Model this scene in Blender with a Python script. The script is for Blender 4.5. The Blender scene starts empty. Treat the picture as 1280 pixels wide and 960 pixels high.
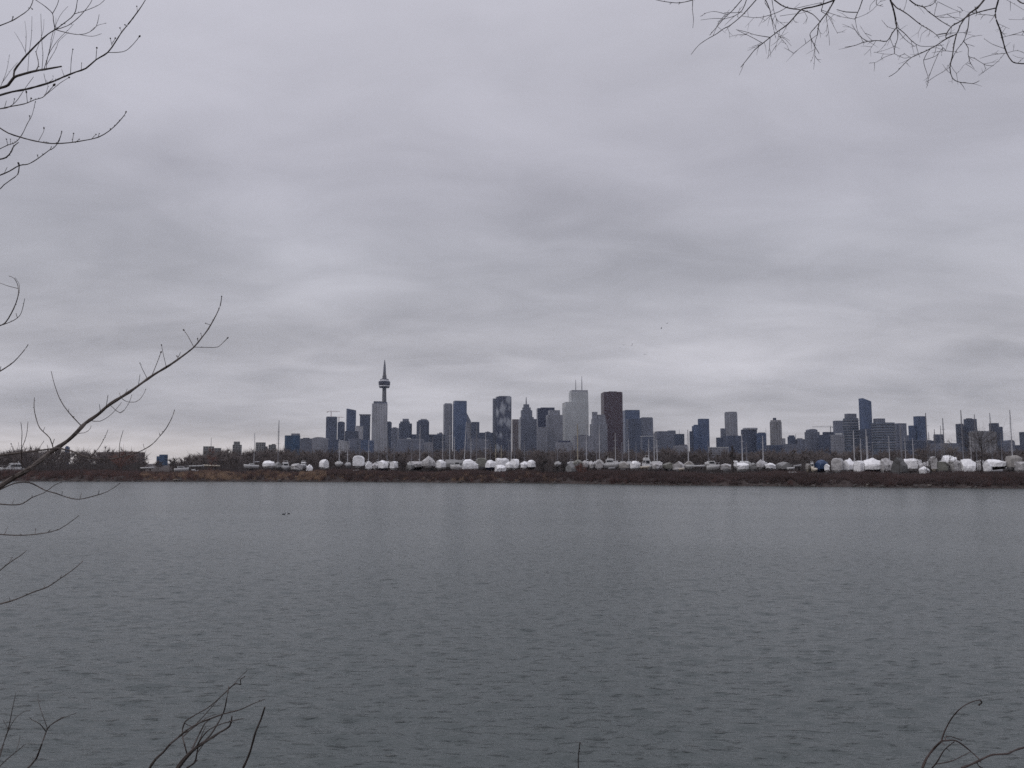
import bpy, math, random
import numpy as np
from mathutils import Vector, Matrix

SC = bpy.context.scene
COL = SC.collection
random.seed(7)
RNG = np.random.default_rng(7)

# ------------------------------------------------------------------ camera
F = 1000.0                       # focal length in 1280-wide photo pixels
HZ = 579.0                       # horizon row
EYE = 6.0
PITCH = math.atan((HZ - 480.0) / F)
cam_d = bpy.data.cameras.new("camera")
cam_d.sensor_width = 36.0
cam_d.lens = 36.0 * F / 1280.0
cam_d.clip_start = 0.1
cam_d.clip_end = 40000.0
cam = bpy.data.objects.new("camera", cam_d)
COL.objects.link(cam)
cam.location = (0, 0, EYE)
cam.rotation_euler = (math.pi / 2 + PITCH, 0, 0)
SC.camera = cam


def P(px, py, Y):
    """world point at forward distance Y seen at photo pixel (px, py)"""
    u, v = (px - 640.0) / F, -(py - 480.0) / F
    c, s = math.cos(PITCH), math.sin(PITCH)
    dy = c - v * s
    dz = s + v * c
    k = Y / dy
    return Vector((u * k, Y, EYE + dz * k))


def lin(r, g, b):
    f = lambda c: (c / 255 / 12.92) if c / 255 <= 0.04045 else ((c / 255 + 0.055) / 1.055) ** 2.4
    return (f(r), f(g), f(b))


# ------------------------------------------------------------------ world
SUN_EL, SUN_AZ = math.radians(42), math.radians(-120)
W = bpy.data.worlds.new("World")
SC.world = W
W.use_nodes = True
wn, wl = W.node_tree.nodes, W.node_tree.links
wn.clear()


def wnode(t, **k):
    n = wn.new(t)
    for a, v in k.items():
        setattr(n, a, v)
    return n


def wmath(op, a, b=None, c=None, clamp=False):
    n = wn.new("ShaderNodeMath")
    n.operation = op
    n.use_clamp = clamp
    for i, v in enumerate((a, b, c)):
        if v is None:
            continue
        if isinstance(v, (int, float)):
            n.inputs[i].default_value = v
        else:
            wl.new(v, n.inputs[i])
    return n.outputs[0]


out = wnode("ShaderNodeOutputWorld")
bg = wnode("ShaderNodeBackground")
SKY_STRENGTH = 0.1
bg.inputs["Strength"].default_value = SKY_STRENGTH
wl.new(bg.outputs[0], out.inputs[0])
sky = wnode("ShaderNodeTexSky", sky_type="NISHITA", sun_disc=False, sun_elevation=SUN_EL, sun_rotation=SUN_AZ)
tc = wnode("ShaderNodeTexCoord")
sep = wnode("ShaderNodeSeparateXYZ")
wl.new(tc.outputs["Generated"], sep.inputs[0])
DX, DY, DZ = sep.outputs
el = wmath("ABSOLUTE", DZ)
# cloud deck: the view direction is carried up to a flat layer of stratus
den = wmath("ADD", el, 0.19)
cx, cy = wmath("DIVIDE", DX, den), wmath("DIVIDE", DY, den)
comb = wnode("ShaderNodeCombineXYZ")
wl.new(cx, comb.inputs[0])
wl.new(cy, comb.inputs[1])


OFF1, OFF2 = (4.74, 8.93, 36.06), (14.32, 10.42, 32.17)


def wnoise(scale, detail, rough, dist, off, sx=1.0):
    m = wnode("ShaderNodeMapping")
    m.inputs["Location"].default_value = off
    m.inputs["Scale"].default_value = (sx, 1, 1)
    wl.new(comb.outputs[0], m.inputs["Vector"])
    n = wnode("ShaderNodeTexNoise")
    n.inputs["Scale"].default_value = scale
    n.inputs["Detail"].default_value = detail
    n.inputs["Roughness"].default_value = rough
    n.inputs["Distortion"].default_value = dist
    wl.new(m.outputs[0], n.inputs["Vector"])
    return n.outputs["Fac"]


n1 = wnoise(1.25, 4, 0.5, 0.4, OFF1, 0.72)
n2 = wnoise(3.6, 5, 0.55, 0.5, OFF2, 0.7)
ramp = wnode("ShaderNodeValToRGB")
ramp.color_ramp.interpolation = "B_SPLINE"
stops = [(0.000, (188, 184, 187)), (0.020, (186, 182, 186)), (0.050, (180, 178, 184)), (0.085, (181, 179, 185)),
         (0.130, (183, 181, 187)), (0.180, (179, 178, 185)), (0.250, (174, 174, 182)), (0.330, (179, 178, 188)),
         (0.420, (186, 185, 195)), (0.520, (189, 188, 198))]
while len(ramp.color_ramp.elements) < len(stops):
    ramp.color_ramp.elements.new(0.5)
for e, (p, c) in zip(ramp.color_ramp.elements, stops):
    e.position = p
    e.color = (*lin(*c), 1)
wl.new(el, ramp.inputs[0])
# light and dark patches, stronger where the deck is seen edge-on
mm = wnode("ShaderNodeMapRange")
for i, v in ((1, 0.10), (2, 0.55), (3, 1.0), (4, 0.40)):
    mm.inputs[i].default_value = v
wl.new(el, mm.inputs[0])
a1 = wmath("MULTIPLY", wmath("SUBTRACT", n1, 0.5), 1.0)
a2 = wmath("MULTIPLY", wmath("SUBTRACT", n2, 0.5), 0.60)
fac = wmath("ADD", wmath("MULTIPLY", wmath("ADD", a1, a2), mm.outputs[0]), 1.0)
# paler strip of open sky low in the west (left)
lo = wnode("ShaderNodeMapRange", interpolation_type="SMOOTHSTEP")
for i, v in ((1, 0.050), (2, 0.012), (3, 0.0), (4, 1.0)):
    lo.inputs[i].default_value = v
wl.new(el, lo.inputs[0])
az = wnode("ShaderNodeMapRange", interpolation_type="SMOOTHSTEP")
for i, v in ((1, -0.05), (2, -0.36), (3, 0.0), (4, 1.0)):
    az.inputs[i].default_value = v
wl.new(DX, az.inputs[0])
strip = wmath("MULTIPLY", lo.outputs[0], az.outputs[0])
# a thinner, brighter part of the deck in the north-east (right)
be = wnode("ShaderNodeMapRange", interpolation_type="SMOOTHSTEP")
for i, v in ((1, 0.085), (2, 0.0), (3, 0.0), (4, 1.0)):
    be.inputs[i].default_value = v
wl.new(wmath("ABSOLUTE", wmath("SUBTRACT", wmath("SUBTRACT", el, wmath("MULTIPLY", DX, 0.09)), 0.125)), be.inputs[0])
ba = wnode("ShaderNodeMapRange", interpolation_type="SMOOTHSTEP")
for i, v in ((1, 0.02), (2, 0.32), (3, 0.0), (4, 1.0)):
    ba.inputs[i].default_value = v
wl.new(DX, ba.inputs[0])
fac = wmath("ADD", fac, wmath("MULTIPLY", wmath("MULTIPLY", be.outputs[0], ba.outputs[0]), 0.13))
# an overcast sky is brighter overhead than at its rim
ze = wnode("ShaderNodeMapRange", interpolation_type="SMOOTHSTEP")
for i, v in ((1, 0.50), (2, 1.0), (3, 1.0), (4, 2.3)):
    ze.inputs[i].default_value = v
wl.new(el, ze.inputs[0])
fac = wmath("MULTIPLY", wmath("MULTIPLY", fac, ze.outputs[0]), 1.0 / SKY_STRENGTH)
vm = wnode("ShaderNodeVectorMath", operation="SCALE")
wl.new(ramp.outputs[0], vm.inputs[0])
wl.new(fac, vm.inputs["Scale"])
mx = wnode("ShaderNodeMix", data_type="RGBA")
mx.inputs[0].default_value = 0.96
wl.new(sky.outputs[0], mx.inputs[6])
st = wnode("ShaderNodeVectorMath", operation="SCALE")
st.inputs[0].default_value = (0.125 / SKY_STRENGTH, 0.108 / SKY_STRENGTH, 0.088 / SKY_STRENGTH)
wl.new(strip, st.inputs["Scale"])
ad = wnode("ShaderNodeVectorMath", operation="ADD")
wl.new(vm.outputs[0], ad.inputs[0])
wl.new(st.outputs[0], ad.inputs[1])
wl.new(ad.outputs[0], mx.inputs[7])
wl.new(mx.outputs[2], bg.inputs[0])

sun_d = bpy.data.lights.new("sun", "SUN")
sun_d.energy = 0.6
sun_d.angle = math.radians(25)
sun_d.color = (1.0, 0.96, 0.92)
sun = bpy.data.objects.new("sun", sun_d)
COL.objects.link(sun)
sv = Vector((math.sin(SUN_AZ) * math.cos(SUN_EL), math.cos(SUN_AZ) * math.cos(SUN_EL), math.sin(SUN_EL)))
sun.rotation_euler = sv.to_track_quat("Z", "Y").to_euler()

SC.view_settings.view_transform = "Standard"
SC.view_settings.look = "None"
SC.view_settings.exposure = 0.0
SC.view_settings.gamma = 1.0
SC.view_settings.use_curve_mapping = False
SC.render.engine = "CYCLES"
SC.cycles.use_denoising = False
SC.cycles.max_bounces = 5
SC.cycles.diffuse_bounces = 2
SC.cycles.glossy_bounces = 2
SC.cycles.transmission_bounces = 2
SC.cycles.volume_bounces = 0
SC.cycles.pixel_filter_type = "BLACKMAN_HARRIS"
SC.cycles.filter_width = 1.55


# ------------------------------------------------------------------ helpers
def tag(o, label=None, cat=None, group=None, kind=None):
    if label:
        o["label"] = label
    if cat:
        o["category"] = cat
    if group:
        o["group"] = group
    if kind:
        o["kind"] = kind
    return o


def thing(name, label, cat, loc=(0, 0, 0), rz=0.0, group=None):
    o = bpy.data.objects.new(name, None)
    COL.objects.link(o)
    o.empty_display_size = 0.5
    o.location = loc
    o.rotation_euler = (0, 0, rz)
    return tag(o, label, cat, group)


class MB:
    def __init__(self):
        self.v, self.f = [], []

    def add(self, vs, fs):
        b = len(self.v)
        self.v += [tuple(p) for p in vs]
        self.f += [tuple(i + b for i in f) for f in fs]
        return self

    def box(self, c, s, rz=0.0):
        cx_, cy_, cz_ = c
        x, y, z = s[0] / 2, s[1] / 2, s[2] / 2
        ca, sa = math.cos(rz), math.sin(rz)
        vs = []
        for k in (-z, z):
            for (i, j) in ((-x, -y), (x, -y), (x, y), (-x, y)):
                vs.append((cx_ + i * ca - j * sa, cy_ + i * sa + j * ca, cz_ + k))
        return self.add(vs, [(3, 2, 1, 0), (4, 5, 6, 7), (0, 1, 5, 4), (1, 2, 6, 5), (2, 3, 7, 6), (3, 0, 4, 7)])

    def prism(self, poly, z0, z1, top=None):
        """vertical prism over a ccw footprint; top(x,y) may give each top corner its own height"""
        n = len(poly)
        vs = [(x, y, z0) for x, y in poly] + [(x, y, (top(x, y) if top else z1)) for x, y in poly]
        fs = [tuple(range(n - 1, -1, -1)), tuple(range(n, 2 * n))]
        fs += [(i, (i + 1) % n, n + (i + 1) % n, n + i) for i in range(n)]
        return self.add(vs, fs)

    def tube(self, pts, rad, n=6):
        pts = [Vector(p) for p in pts]
        rings = []
        up = Vector((0.13, 0.31, 0.94)).normalized()
        for i, p in enumerate(pts):
            d = (pts[min(i + 1, len(pts) - 1)] - pts[max(i - 1, 0)])
            d = d.normalized() if d.length > 1e-9 else Vector((0, 0, 1))
            a = d.cross(up)
            a = a.normalized() if a.length > 1e-3 else d.cross(Vector((1, 0, 0))).normalized()
            b = d.cross(a)
            r = rad[i]
            rings.append([p + (a * math.cos(t) + b * math.sin(t)) * r for t in [2 * math.pi * k / n for k in range(n)]])
        return self.loft(rings)

    def loft(self, rings, caps=True, closed=True):
        n = len(rings[0])
        vs = [q for r in rings for q in r]
        fs = []
        for i in range(len(rings) - 1):
            for k in range(n if closed else n - 1):
                a, b = i * n + k, i * n + (k + 1) % n
                fs.append((a, b, b + n, a + n))
        if caps:
            fs.append(tuple(range(n - 1, -1, -1)))
            fs.append(tuple((len(rings) - 1) * n + k for k in range(n)))
        return self.add(vs, fs)

    def lathe(self, prof, n=24, c=(0, 0)):
        rings = [[(c[0] + r * math.cos(2 * math.pi * k / n), c[1] + r * math.sin(2 * math.pi * k / n), z) for k in range(n)] for r, z in prof]
        return self.loft(rings)

    def ball(self, c, r, n=6, m=4):
        rings = []
        for i in range(m + 1):
            t = math.pi * (i + 0.02) / (m + 0.04)
            rings.append([(c[0] + r[0] * math.sin(t) * math.cos(2 * math.pi * k / n),
                           c[1] + r[1] * math.sin(t) * math.sin(2 * math.pi * k / n),
                           c[2] - r[2] * math.cos(t)) for k in range(n)])
        return self.loft(rings)

    def build(self, name, mat, parent=None, smooth=False):
        me = bpy.data.meshes.new(name)
        me.from_pydata(self.v, [], self.f)
        if smooth:
            me.polygons.foreach_set("use_smooth", [True] * len(me.polygons))
        me.materials.append(mat)
        me.update()
        o = bpy.data.objects.new(name, me)
        COL.objects.link(o)
        if parent:
            o.parent = parent
        return o


def np_mesh(name, verts, faces, mat, parent=None, smooth=False):
    """verts (n,3), faces (m,k) arrays -> one mesh object"""
    me = bpy.data.meshes.new(name)
    k = faces.shape[1]
    me.vertices.add(len(verts))
    me.vertices.foreach_set("co", np.ascontiguousarray(verts, dtype=np.float32).ravel())
    me.loops.add(faces.size)
    me.loops.foreach_set("vertex_index", np.ascontiguousarray(faces, dtype=np.int32).ravel())
    me.polygons.add(len(faces))
    me.polygons.foreach_set("loop_start", np.arange(0, faces.size, k, dtype=np.int32))
    me.polygons.foreach_set("loop_total", np.full(len(faces), k, dtype=np.int32))
    if smooth:
        me.polygons.foreach_set("use_smooth", np.ones(len(faces), dtype=bool))
    me.update(calc_edges=True)
    me.validate()
    me.materials.append(mat)
    o = bpy.data.objects.new(name, me)
    COL.objects.link(o)
    if parent:
        o.parent = parent
    return o


def cones(base, tip, rad):
    """three-sided tapered twigs from base to tip: arrays (n,3),(n,3),(n,)"""
    d = tip - base
    d = d / np.maximum(np.linalg.norm(d, axis=1, keepdims=True), 1e-6)
    ref = np.where(np.abs(d[:, 2:3]) > 0.9, np.array([[1.0, 0, 0]]), np.array([[0, 0, 1.0]]))
    a = np.cross(d, ref)
    a /= np.maximum(np.linalg.norm(a, axis=1, keepdims=True), 1e-6)
    b = np.cross(d, a)
    n = len(base)
    v = np.empty((n, 4, 3))
    for k in range(3):
        t = 2 * math.pi * k / 3 + 0.4
        v[:, k] = base + (a * math.cos(t) + b * math.sin(t)) * rad[:, None]
    v[:, 3] = tip
    i = np.arange(n)[:, None] * 4
    f = np.concatenate([i + np.array([[0, 1, 3]]), i + np.array([[1, 2, 3]]), i + np.array([[2, 0, 3]])], 0)
    return v.reshape(-1, 3), f


# ------------------------------------------------------------------ materials
def new_mat(name):
    m = bpy.data.materials.new(name)
    m.use_nodes = True
    nt = m.node_tree
    return m, nt, nt.nodes, nt.links, nt.nodes["Principled BSDF"]


def plain(name, col, rough=0.7, var=0.25, scale=1.0, bump=0.0, metal=0.0, spec=0.4, detail=4):
    """one colour broken up by procedural mottling"""
    m, nt, N, L, bs = new_mat(name)
    t = N.new("ShaderNodeTexCoord")
    n = N.new("ShaderNodeTexNoise")
    n.inputs["Scale"].default_value = scale
    n.inputs["Detail"].default_value = detail
    n.inputs["Roughness"].default_value = 0.6
    L.new(t.outputs["Object"], n.inputs["Vector"])
    r = N.new("ShaderNodeMapRange")
    for i, v in ((1, 0.25), (2, 0.75), (3, 1 - var), (4, 1 + var)):
        r.inputs[i].default_value = v
    L.new(n.outputs["Fac"], r.inputs[0])
    s = N.new("ShaderNodeVectorMath")
    s.operation = "SCALE"
    s.inputs[0].default_value = col
    L.new(r.outputs[0], s.inputs["Scale"])
    L.new(s.outputs[0], bs.inputs["Base Color"])
    bs.inputs["Roughness"].default_value = rough
    bs.inputs["Metallic"].default_value = metal
    bs.inputs["Specular IOR Level"].default_value = spec
    if bump:
        b = N.new("ShaderNodeBump")
        b.inputs["Distance"].default_value = bump
        L.new(n.outputs["Fac"], b.inputs["Height"])
        L.new(b.outputs[0], bs.inputs["Normal"])
    return m


def facade(name, glass, frame, floor=4.0, bay=5.0, fh=0.32, fv=0.2, rough=0.25, win=0.5, big=0.25):
    """curtain wall: storeys and bays in metres, each pane with its own tone"""
    m, nt, N, L, bs = new_mat(name)

    def mth(op, a, b=None):
        n = N.new("ShaderNodeMath")
        n.operation = op
        for i, v in enumerate((a, b)):
            if v is None:
                continue
            if isinstance(v, (int, float)):
                n.inputs[i].default_value = v
            else:
                L.new(v, n.inputs[i])
        return n.outputs[0]

    t = N.new("ShaderNodeTexCoord")
    sp = N.new("ShaderNodeSeparateXYZ")
    L.new(t.outputs["Object"], sp.inputs[0])
    u = mth("DIVIDE", mth("ADD", mth("ADD", sp.outputs[0], sp.outputs[1]), 500.37), bay)
    w = mth("DIVIDE", mth("ADD", sp.outputs[2], 0.13), floor)
    isf = mth("MAXIMUM", mth("LESS_THAN", mth("FRACT", w), fh), mth("LESS_THAN", mth("FRACT", u), fv))
    cb = N.new("ShaderNodeCombineXYZ")
    L.new(mth("FLOOR", u), cb.inputs[0])
    L.new(mth("FLOOR", w), cb.inputs[1])
    oi = N.new("ShaderNodeObjectInfo")
    L.new(mth("MULTIPLY", oi.outputs["Random"], 50.0), cb.inputs[2])
    wn_ = N.new("ShaderNodeTexWhiteNoise")
    L.new(cb.outputs[0], wn_.inputs["Vector"])
    tone = mth("ADD", mth("MULTIPLY", wn_.outputs["Value"], win), 1.0 - win / 2)
    g = N.new("ShaderNodeVectorMath")
    g.operation = "SCALE"
    g.inputs[0].default_value = glass
    L.new(tone, g.inputs["Scale"])
    mix = N.new("ShaderNodeMix")
    mix.data_type = "RGBA"
    L.new(isf, mix.inputs[0])
    L.new(g.outputs[0], mix.inputs[6])
    mix.inputs[7].default_value = (*frame, 1)
    # varying tone and blotchy reflections painted in large soft areas, and one tone per building
    n = N.new("ShaderNodeTexNoise")
    n.inputs["Scale"].default_value = 0.035
    n.inputs["Detail"].default_value = 3
    mp = N.new("ShaderNodeMapping")
    mp.inputs["Scale"].default_value = (1, 1, 0.45)
    L.new(t.outputs["Object"], mp.inputs["Vector"])
    va = N.new("ShaderNodeVectorMath")
    va.operation = "ADD"
    L.new(mp.outputs[0], va.inputs[0])
    c3 = N.new("ShaderNodeCombineXYZ")
    L.new(mth("MULTIPLY", oi.outputs["Random"], 900.0), c3.inputs[0])
    L.new(c3.outputs[0], va.inputs[1])
    L.new(va.outputs[0], n.inputs["Vector"])
    k = mth("ADD", mth("MULTIPLY", mth("SUBTRACT", n.outputs["Fac"], 0.5), big * 4), 1.0)
    k = mth("MULTIPLY", k, mth("ADD", mth("MULTIPLY", oi.outputs["Random"], 0.24), 0.88))
    s = N.new("ShaderNodeVectorMath")
    s.operation = "SCALE"
    L.new(mix.outputs[2], s.inputs[0])
    L.new(k, s.inputs["Scale"])
    L.new(s.outputs[0], bs.inputs["Base Color"])
    rr = N.new("ShaderNodeMix")
    rr.data_type = "FLOAT"
    L.new(isf, rr.inputs[0])
    rr.inputs[2].default_value = rough
    rr.inputs[3].default_value = 0.7
    L.new(rr.outputs[0], bs.inputs["Roughness"])
    bs.inputs["Specular IOR Level"].default_value = 0.45
    return m


FM = {
    "navy": facade("navy_glass", (0.042, 0.055, 0.094), (0.060, 0.069, 0.097), fh=0.25),
    "dark": facade("dark_glass", (0.016, 0.020, 0.050), (0.022, 0.026, 0.055), fh=0.25, win=0.3, big=0.15),
    "blue": facade("blue_glass", (0.045, 0.075, 0.150), (0.085, 0.105, 0.160), fh=0.25),
    "cobalt": facade("cobalt_glass", (0.032, 0.075, 0.150), (0.050, 0.080, 0.130), fh=0.25),
    "slate": facade("slate_facade", (0.080, 0.092, 0.130), (0.155, 0.162, 0.195)),
    "grey": facade("grey_facade", (0.110, 0.118, 0.145), (0.250, 0.250, 0.275)),
    "pale": facade("pale_facade", (0.150, 0.160, 0.190), (0.380, 0.380, 0.400), bay=6.0, fv=0.3),
    "white": facade("white_stone", (0.220, 0.240, 0.260), (0.480, 0.490, 0.490), fv=0.45, bay=4.0, big=0.12),
    "rust": facade("red_brown_stone", (0.034, 0.017, 0.023), (0.050, 0.024, 0.029), fv=0.4, bay=4.0, big=0.08, win=0.2),
    "brick": facade("brown_facade", (0.055, 0.050, 0.060), (0.160, 0.125, 0.115), fv=0.4),
    "concrete": facade("grey_concrete", (0.070, 0.075, 0.080), (0.200, 0.200, 0.200), fv=0.4),
    "stripe": facade("vertical_stripes", (0.160, 0.158, 0.170), (0.250, 0.245, 0.255), bay=9.0, fv=0.38, fh=0.05, win=0.4),
    "balcony": facade("balcony_glass", (0.072, 0.090, 0.130), (0.115, 0.130, 0.162), fh=0.2, bay=7.0),
}


def lozenge_mat():
    """dark curtain wall with large pale lozenge-shaped areas"""
    m, nt, N, L, bs = new_mat("lozenge_glass")
    t = N.new("ShaderNodeTexCoord")
    mp = N.new("ShaderNodeMapping")
    mp.inputs["Scale"].default_value = (0.034, 0.034, 0.018)
    mp.inputs["Rotation"].default_value = (0, 0.35, 0)
    L.new(t.outputs["Object"], mp.inputs[0])
    vo = N.new("ShaderNodeTexVoronoi")
    vo.distance = "MANHATTAN"
    vo.inputs["Scale"].default_value = 1.0
    vo.inputs["Randomness"].default_value = 0.75
    L.new(mp.outputs[0], vo.inputs["Vector"])
    r = N.new("ShaderNodeValToRGB")
    r.color_ramp.elements[0].position = 0.36
    r.color_ramp.elements[0].color = (0.31, 0.33, 0.37, 1)
    r.color_ramp.elements[1].position = 0.74
    r.color_ramp.elements[1].color = (0.035, 0.042, 0.075, 1)
    L.new(vo.outputs["Distance"], r.inputs[0])
    n = N.new("ShaderNodeTexNoise")
    n.inputs["Scale"].default_value = 0.16
    n.inputs["Detail"].default_value = 3
    L.new(t.outputs["Object"], n.inputs["Vector"])
    mr = N.new("ShaderNodeMapRange")
    for i, v in ((1, 0.3), (2, 0.7), (3, 0.8), (4, 1.2)):
        mr.inputs[i].default_value = v
    L.new(n.outputs["Fac"], mr.inputs[0])
    s = N.new("ShaderNodeVectorMath")
    s.operation = "SCALE"
    L.new(r.outputs[0], s.inputs[0])
    L.new(mr.outputs[0], s.inputs["Scale"])
    L.new(s.outputs[0], bs.inputs["Base Color"])
    bs.inputs["Roughness"].default_value = 0.25
    return m


FM["lozenge"] = lozenge_mat()
M_ROOF = plain("roof_plant_grey", (0.10, 0.10, 0.12), 0.8, 0.2, 0.05)
M_CONC = plain("tower_concrete", (0.115, 0.112, 0.118), 0.8, 0.2, 0.05)
M_PODDARK = plain("pod_dark_glass", (0.030, 0.030, 0.050), 0.4, 0.2, 0.1)
M_PODWHITE = plain("pod_white", (0.55, 0.55, 0.57), 0.6, 0.08, 0.1)
M_STEEL = plain("grey_steel", (0.13, 0.13, 0.15), 0.6, 0.2, 0.3)
M_CRANE = plain("crane_red", (0.22, 0.10, 0.09), 0.6, 0.2, 0.3)
M_WRAP = {  # wrap mottling also paints in the shading of folds
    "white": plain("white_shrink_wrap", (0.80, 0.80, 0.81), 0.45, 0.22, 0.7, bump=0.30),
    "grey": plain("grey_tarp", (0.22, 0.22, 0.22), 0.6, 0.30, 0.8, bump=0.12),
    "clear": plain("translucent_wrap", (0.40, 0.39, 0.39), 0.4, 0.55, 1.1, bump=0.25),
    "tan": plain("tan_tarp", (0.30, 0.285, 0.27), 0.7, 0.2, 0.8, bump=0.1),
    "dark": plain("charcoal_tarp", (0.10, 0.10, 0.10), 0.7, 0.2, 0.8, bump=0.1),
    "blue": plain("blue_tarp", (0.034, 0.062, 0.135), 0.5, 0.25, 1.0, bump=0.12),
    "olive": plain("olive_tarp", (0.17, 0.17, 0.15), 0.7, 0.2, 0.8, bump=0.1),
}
M_HULL = {
    "white": plain("white_gelcoat", (0.50, 0.50, 0.50), 0.3, 0.15, 0.6),
    "navy": plain("navy_gelcoat", (0.020, 0.028, 0.060), 0.3, 0.15, 0.6),
    "black": plain("black_bottom_paint", (0.018, 0.018, 0.020), 0.5, 0.2, 0.6),
    "red": plain("red_bottom_paint", (0.12, 0.030, 0.025), 0.6, 0.2, 0.6),
    "grey": plain("grey_gelcoat", (0.30, 0.30, 0.31), 0.4, 0.15, 0.6),
    "cream": plain("cream_gelcoat", (0.55, 0.50, 0.42), 0.4, 0.12, 0.6),
}
M_GLASSD = plain("dark_cabin_window", (0.012, 0.014, 0.018), 0.15, 0.2, 0.5)
M_MAST = {
    "pale": plain("anodised_mast", (0.42, 0.42, 0.44), 0.45, 0.12, 0.4),
    "grey": plain("grey_mast", (0.17, 0.17, 0.19), 0.5, 0.12, 0.4),
    "tan": plain("varnished_mast", (0.33, 0.29, 0.22), 0.5, 0.12, 0.4),
}
M_STAND = plain("boat_stand_steel", (0.07, 0.06, 0.06), 0.7, 0.2, 1.0)
M_BARK = plain("near_bark", (0.100, 0.084, 0.075), 0.85, 0.4, 25.0, bump=0.004)
M_BARKD = plain("dark_near_bark", (0.065, 0.055, 0.050), 0.85, 0.4, 25.0, bump=0.004)
M_BARKR = plain("reddish_twig_bark", (0.060, 0.044, 0.040), 0.8, 0.35, 25.0, bump=0.003)
M_WOOD = plain("far_bare_twigs", (0.092, 0.077, 0.074), 0.9, 0.35, 0.02)
M_WOODD = plain("dark_bare_twigs", (0.045, 0.038, 0.037), 0.9, 0.3, 0.05)
M_WOODP = plain("pale_bare_twigs", (0.17, 0.15, 0.135), 0.9, 0.25, 0.05)
M_WOODR = plain("red_bare_twigs", (0.135, 0.068, 0.055), 0.9, 0.25, 0.05)
M_BRUSH = {
    "dark": plain("dark_brush_twigs", (0.052, 0.034, 0.032), 0.9, 0.5, 0.12),
    "red": plain("russet_brush_twigs", (0.085, 0.046, 0.040), 0.9, 0.40, 0.15),
    "tan": plain("dry_reed_straw", (0.185, 0.125, 0.084), 0.9, 0.35, 0.2),
}
M_EARTH = plain("brown_earth", (0.040, 0.030, 0.027), 0.95, 0.4, 0.15)
M_STONE = plain("shore_rock", (0.085, 0.075, 0.070), 0.9, 0.4, 1.5)
M_BIRD = plain("bird_plumage", (0.05, 0.05, 0.055), 0.8, 0.3, 4.0)


def water_mat():
    m, nt, N, L, bs = new_mat("lake_water")
    bs.inputs["Base Color"].default_value = (0.062, 0.075, 0.074, 1)
    bs.inputs["Roughness"].default_value = 0.20
    bs.inputs["IOR"].default_value = 1.33
    t = N.new("ShaderNodeTexCoord")

    def noise(sx, sy, detail, off, rz=0.2):
        mp = N.new("ShaderNodeMapping")
        mp.inputs["Scale"].default_value = (sx, sy, 1)
        mp.inputs["Location"].default_value = off
        mp.inputs["Rotation"].default_value = (0, 0, rz)
        L.new(t.outputs["Object"], mp.inputs[0])
        n = N.new("ShaderNodeTexNoise")
        n.inputs["Scale"].default_value = 1.0
        n.inputs["Detail"].default_value = detail
        n.inputs["Roughness"].default_value = 0.55
        L.new(mp.outputs[0], n.inputs["Vector"])
        return n.outputs["Fac"]

    def mth(op, a, b):
        n = N.new("ShaderNodeMath")
        n.operation = op
        for i, v in enumerate((a, b)):
            if isinstance(v, (int, float)):
                n.inputs[i].default_value = v
            else:
                L.new(v, n.inputs[i])
        return n.outputs[0]

    nz = noise(1.7, 5.2, 3, (0, 0, 0))
    cr = N.new("ShaderNodeMapRange")
    cr.interpolation_type = "SMOOTHSTEP"
    for i, v in ((1, 0.56), (2, 0.84), (3, 0.0), (4, 0.12)):
        cr.inputs[i].default_value = v
    L.new(nz, cr.inputs[0])
    h = mth("ADD", mth("ADD", cr.outputs[0], mth("MULTIPLY", nz, 0.055)),
            mth("MULTIPLY", noise(5.0, 12.0, 2, (5, 2, 1), 0.26), 0.034))
    # wind patches: ripples are rougher in some streaks than in others
    p = noise(0.018, 0.035, 2, (1, 7, 3))
    r = N.new("ShaderNodeMapRange")
    for i, v in ((1, 0.35), (2, 0.65), (3, 0.65), (4, 1.25)):
        r.inputs[i].default_value = v
    L.new(p, r.inputs[0])
    h = mth("MULTIPLY", h, r.outputs[0])
    b = N.new("ShaderNodeBump")
    b.inputs["Distance"].default_value = 1.0
    b.inputs["Strength"].default_value = 1.0
    L.new(h, b.inputs["Height"])
    L.new(b.outputs[0], bs.inputs["Normal"])
    return m


M_WATER = water_mat()

# ------------------------------------------------------------------ setting: land, water
SHORE = [(-12000, 420), (-2500, 330), (-800, 290), (-171, 267), (-63, 261), (0, 245), (48, 218), (74.5, 207), (122, 190), (200, 172),
         (400, 150), (2500, 140), (12000, 140)]
SX, SY = np.array([s[0] for s in SHORE], float), np.array([s[1] for s in SHORE], float)


def shore_y(x):
    x = np.asarray(x, float)
    return np.interp(x, SX, SY) + 1.1 * np.sin(x * 0.11) + 0.7 * np.sin(x * 0.37 + 1.0) + 0.35 * np.sin(x * 0.93)


BANK_D = np.array([-6, -0.5, 0.6, 2.0, 5.0, 11.0, 20.0, 60.0, 1e6])
BANK_Z = np.array([-1.2, -0.25, 0.25, 0.7, 1.6, 2.15, 2.2, 2.2, 2.2])


def ground_z(x, y):
    return np.interp(np.asarray(y, float) - shore_y(x), BANK_D, BANK_Z)


def shore_px(px):
    """distance of the far shore along the view through column px"""
    u = (px - 640) / F
    Y = 240.0
    for _ in range(12):
        Y = float(np.interp(u * Y, SX, SY))
    return Y


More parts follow.
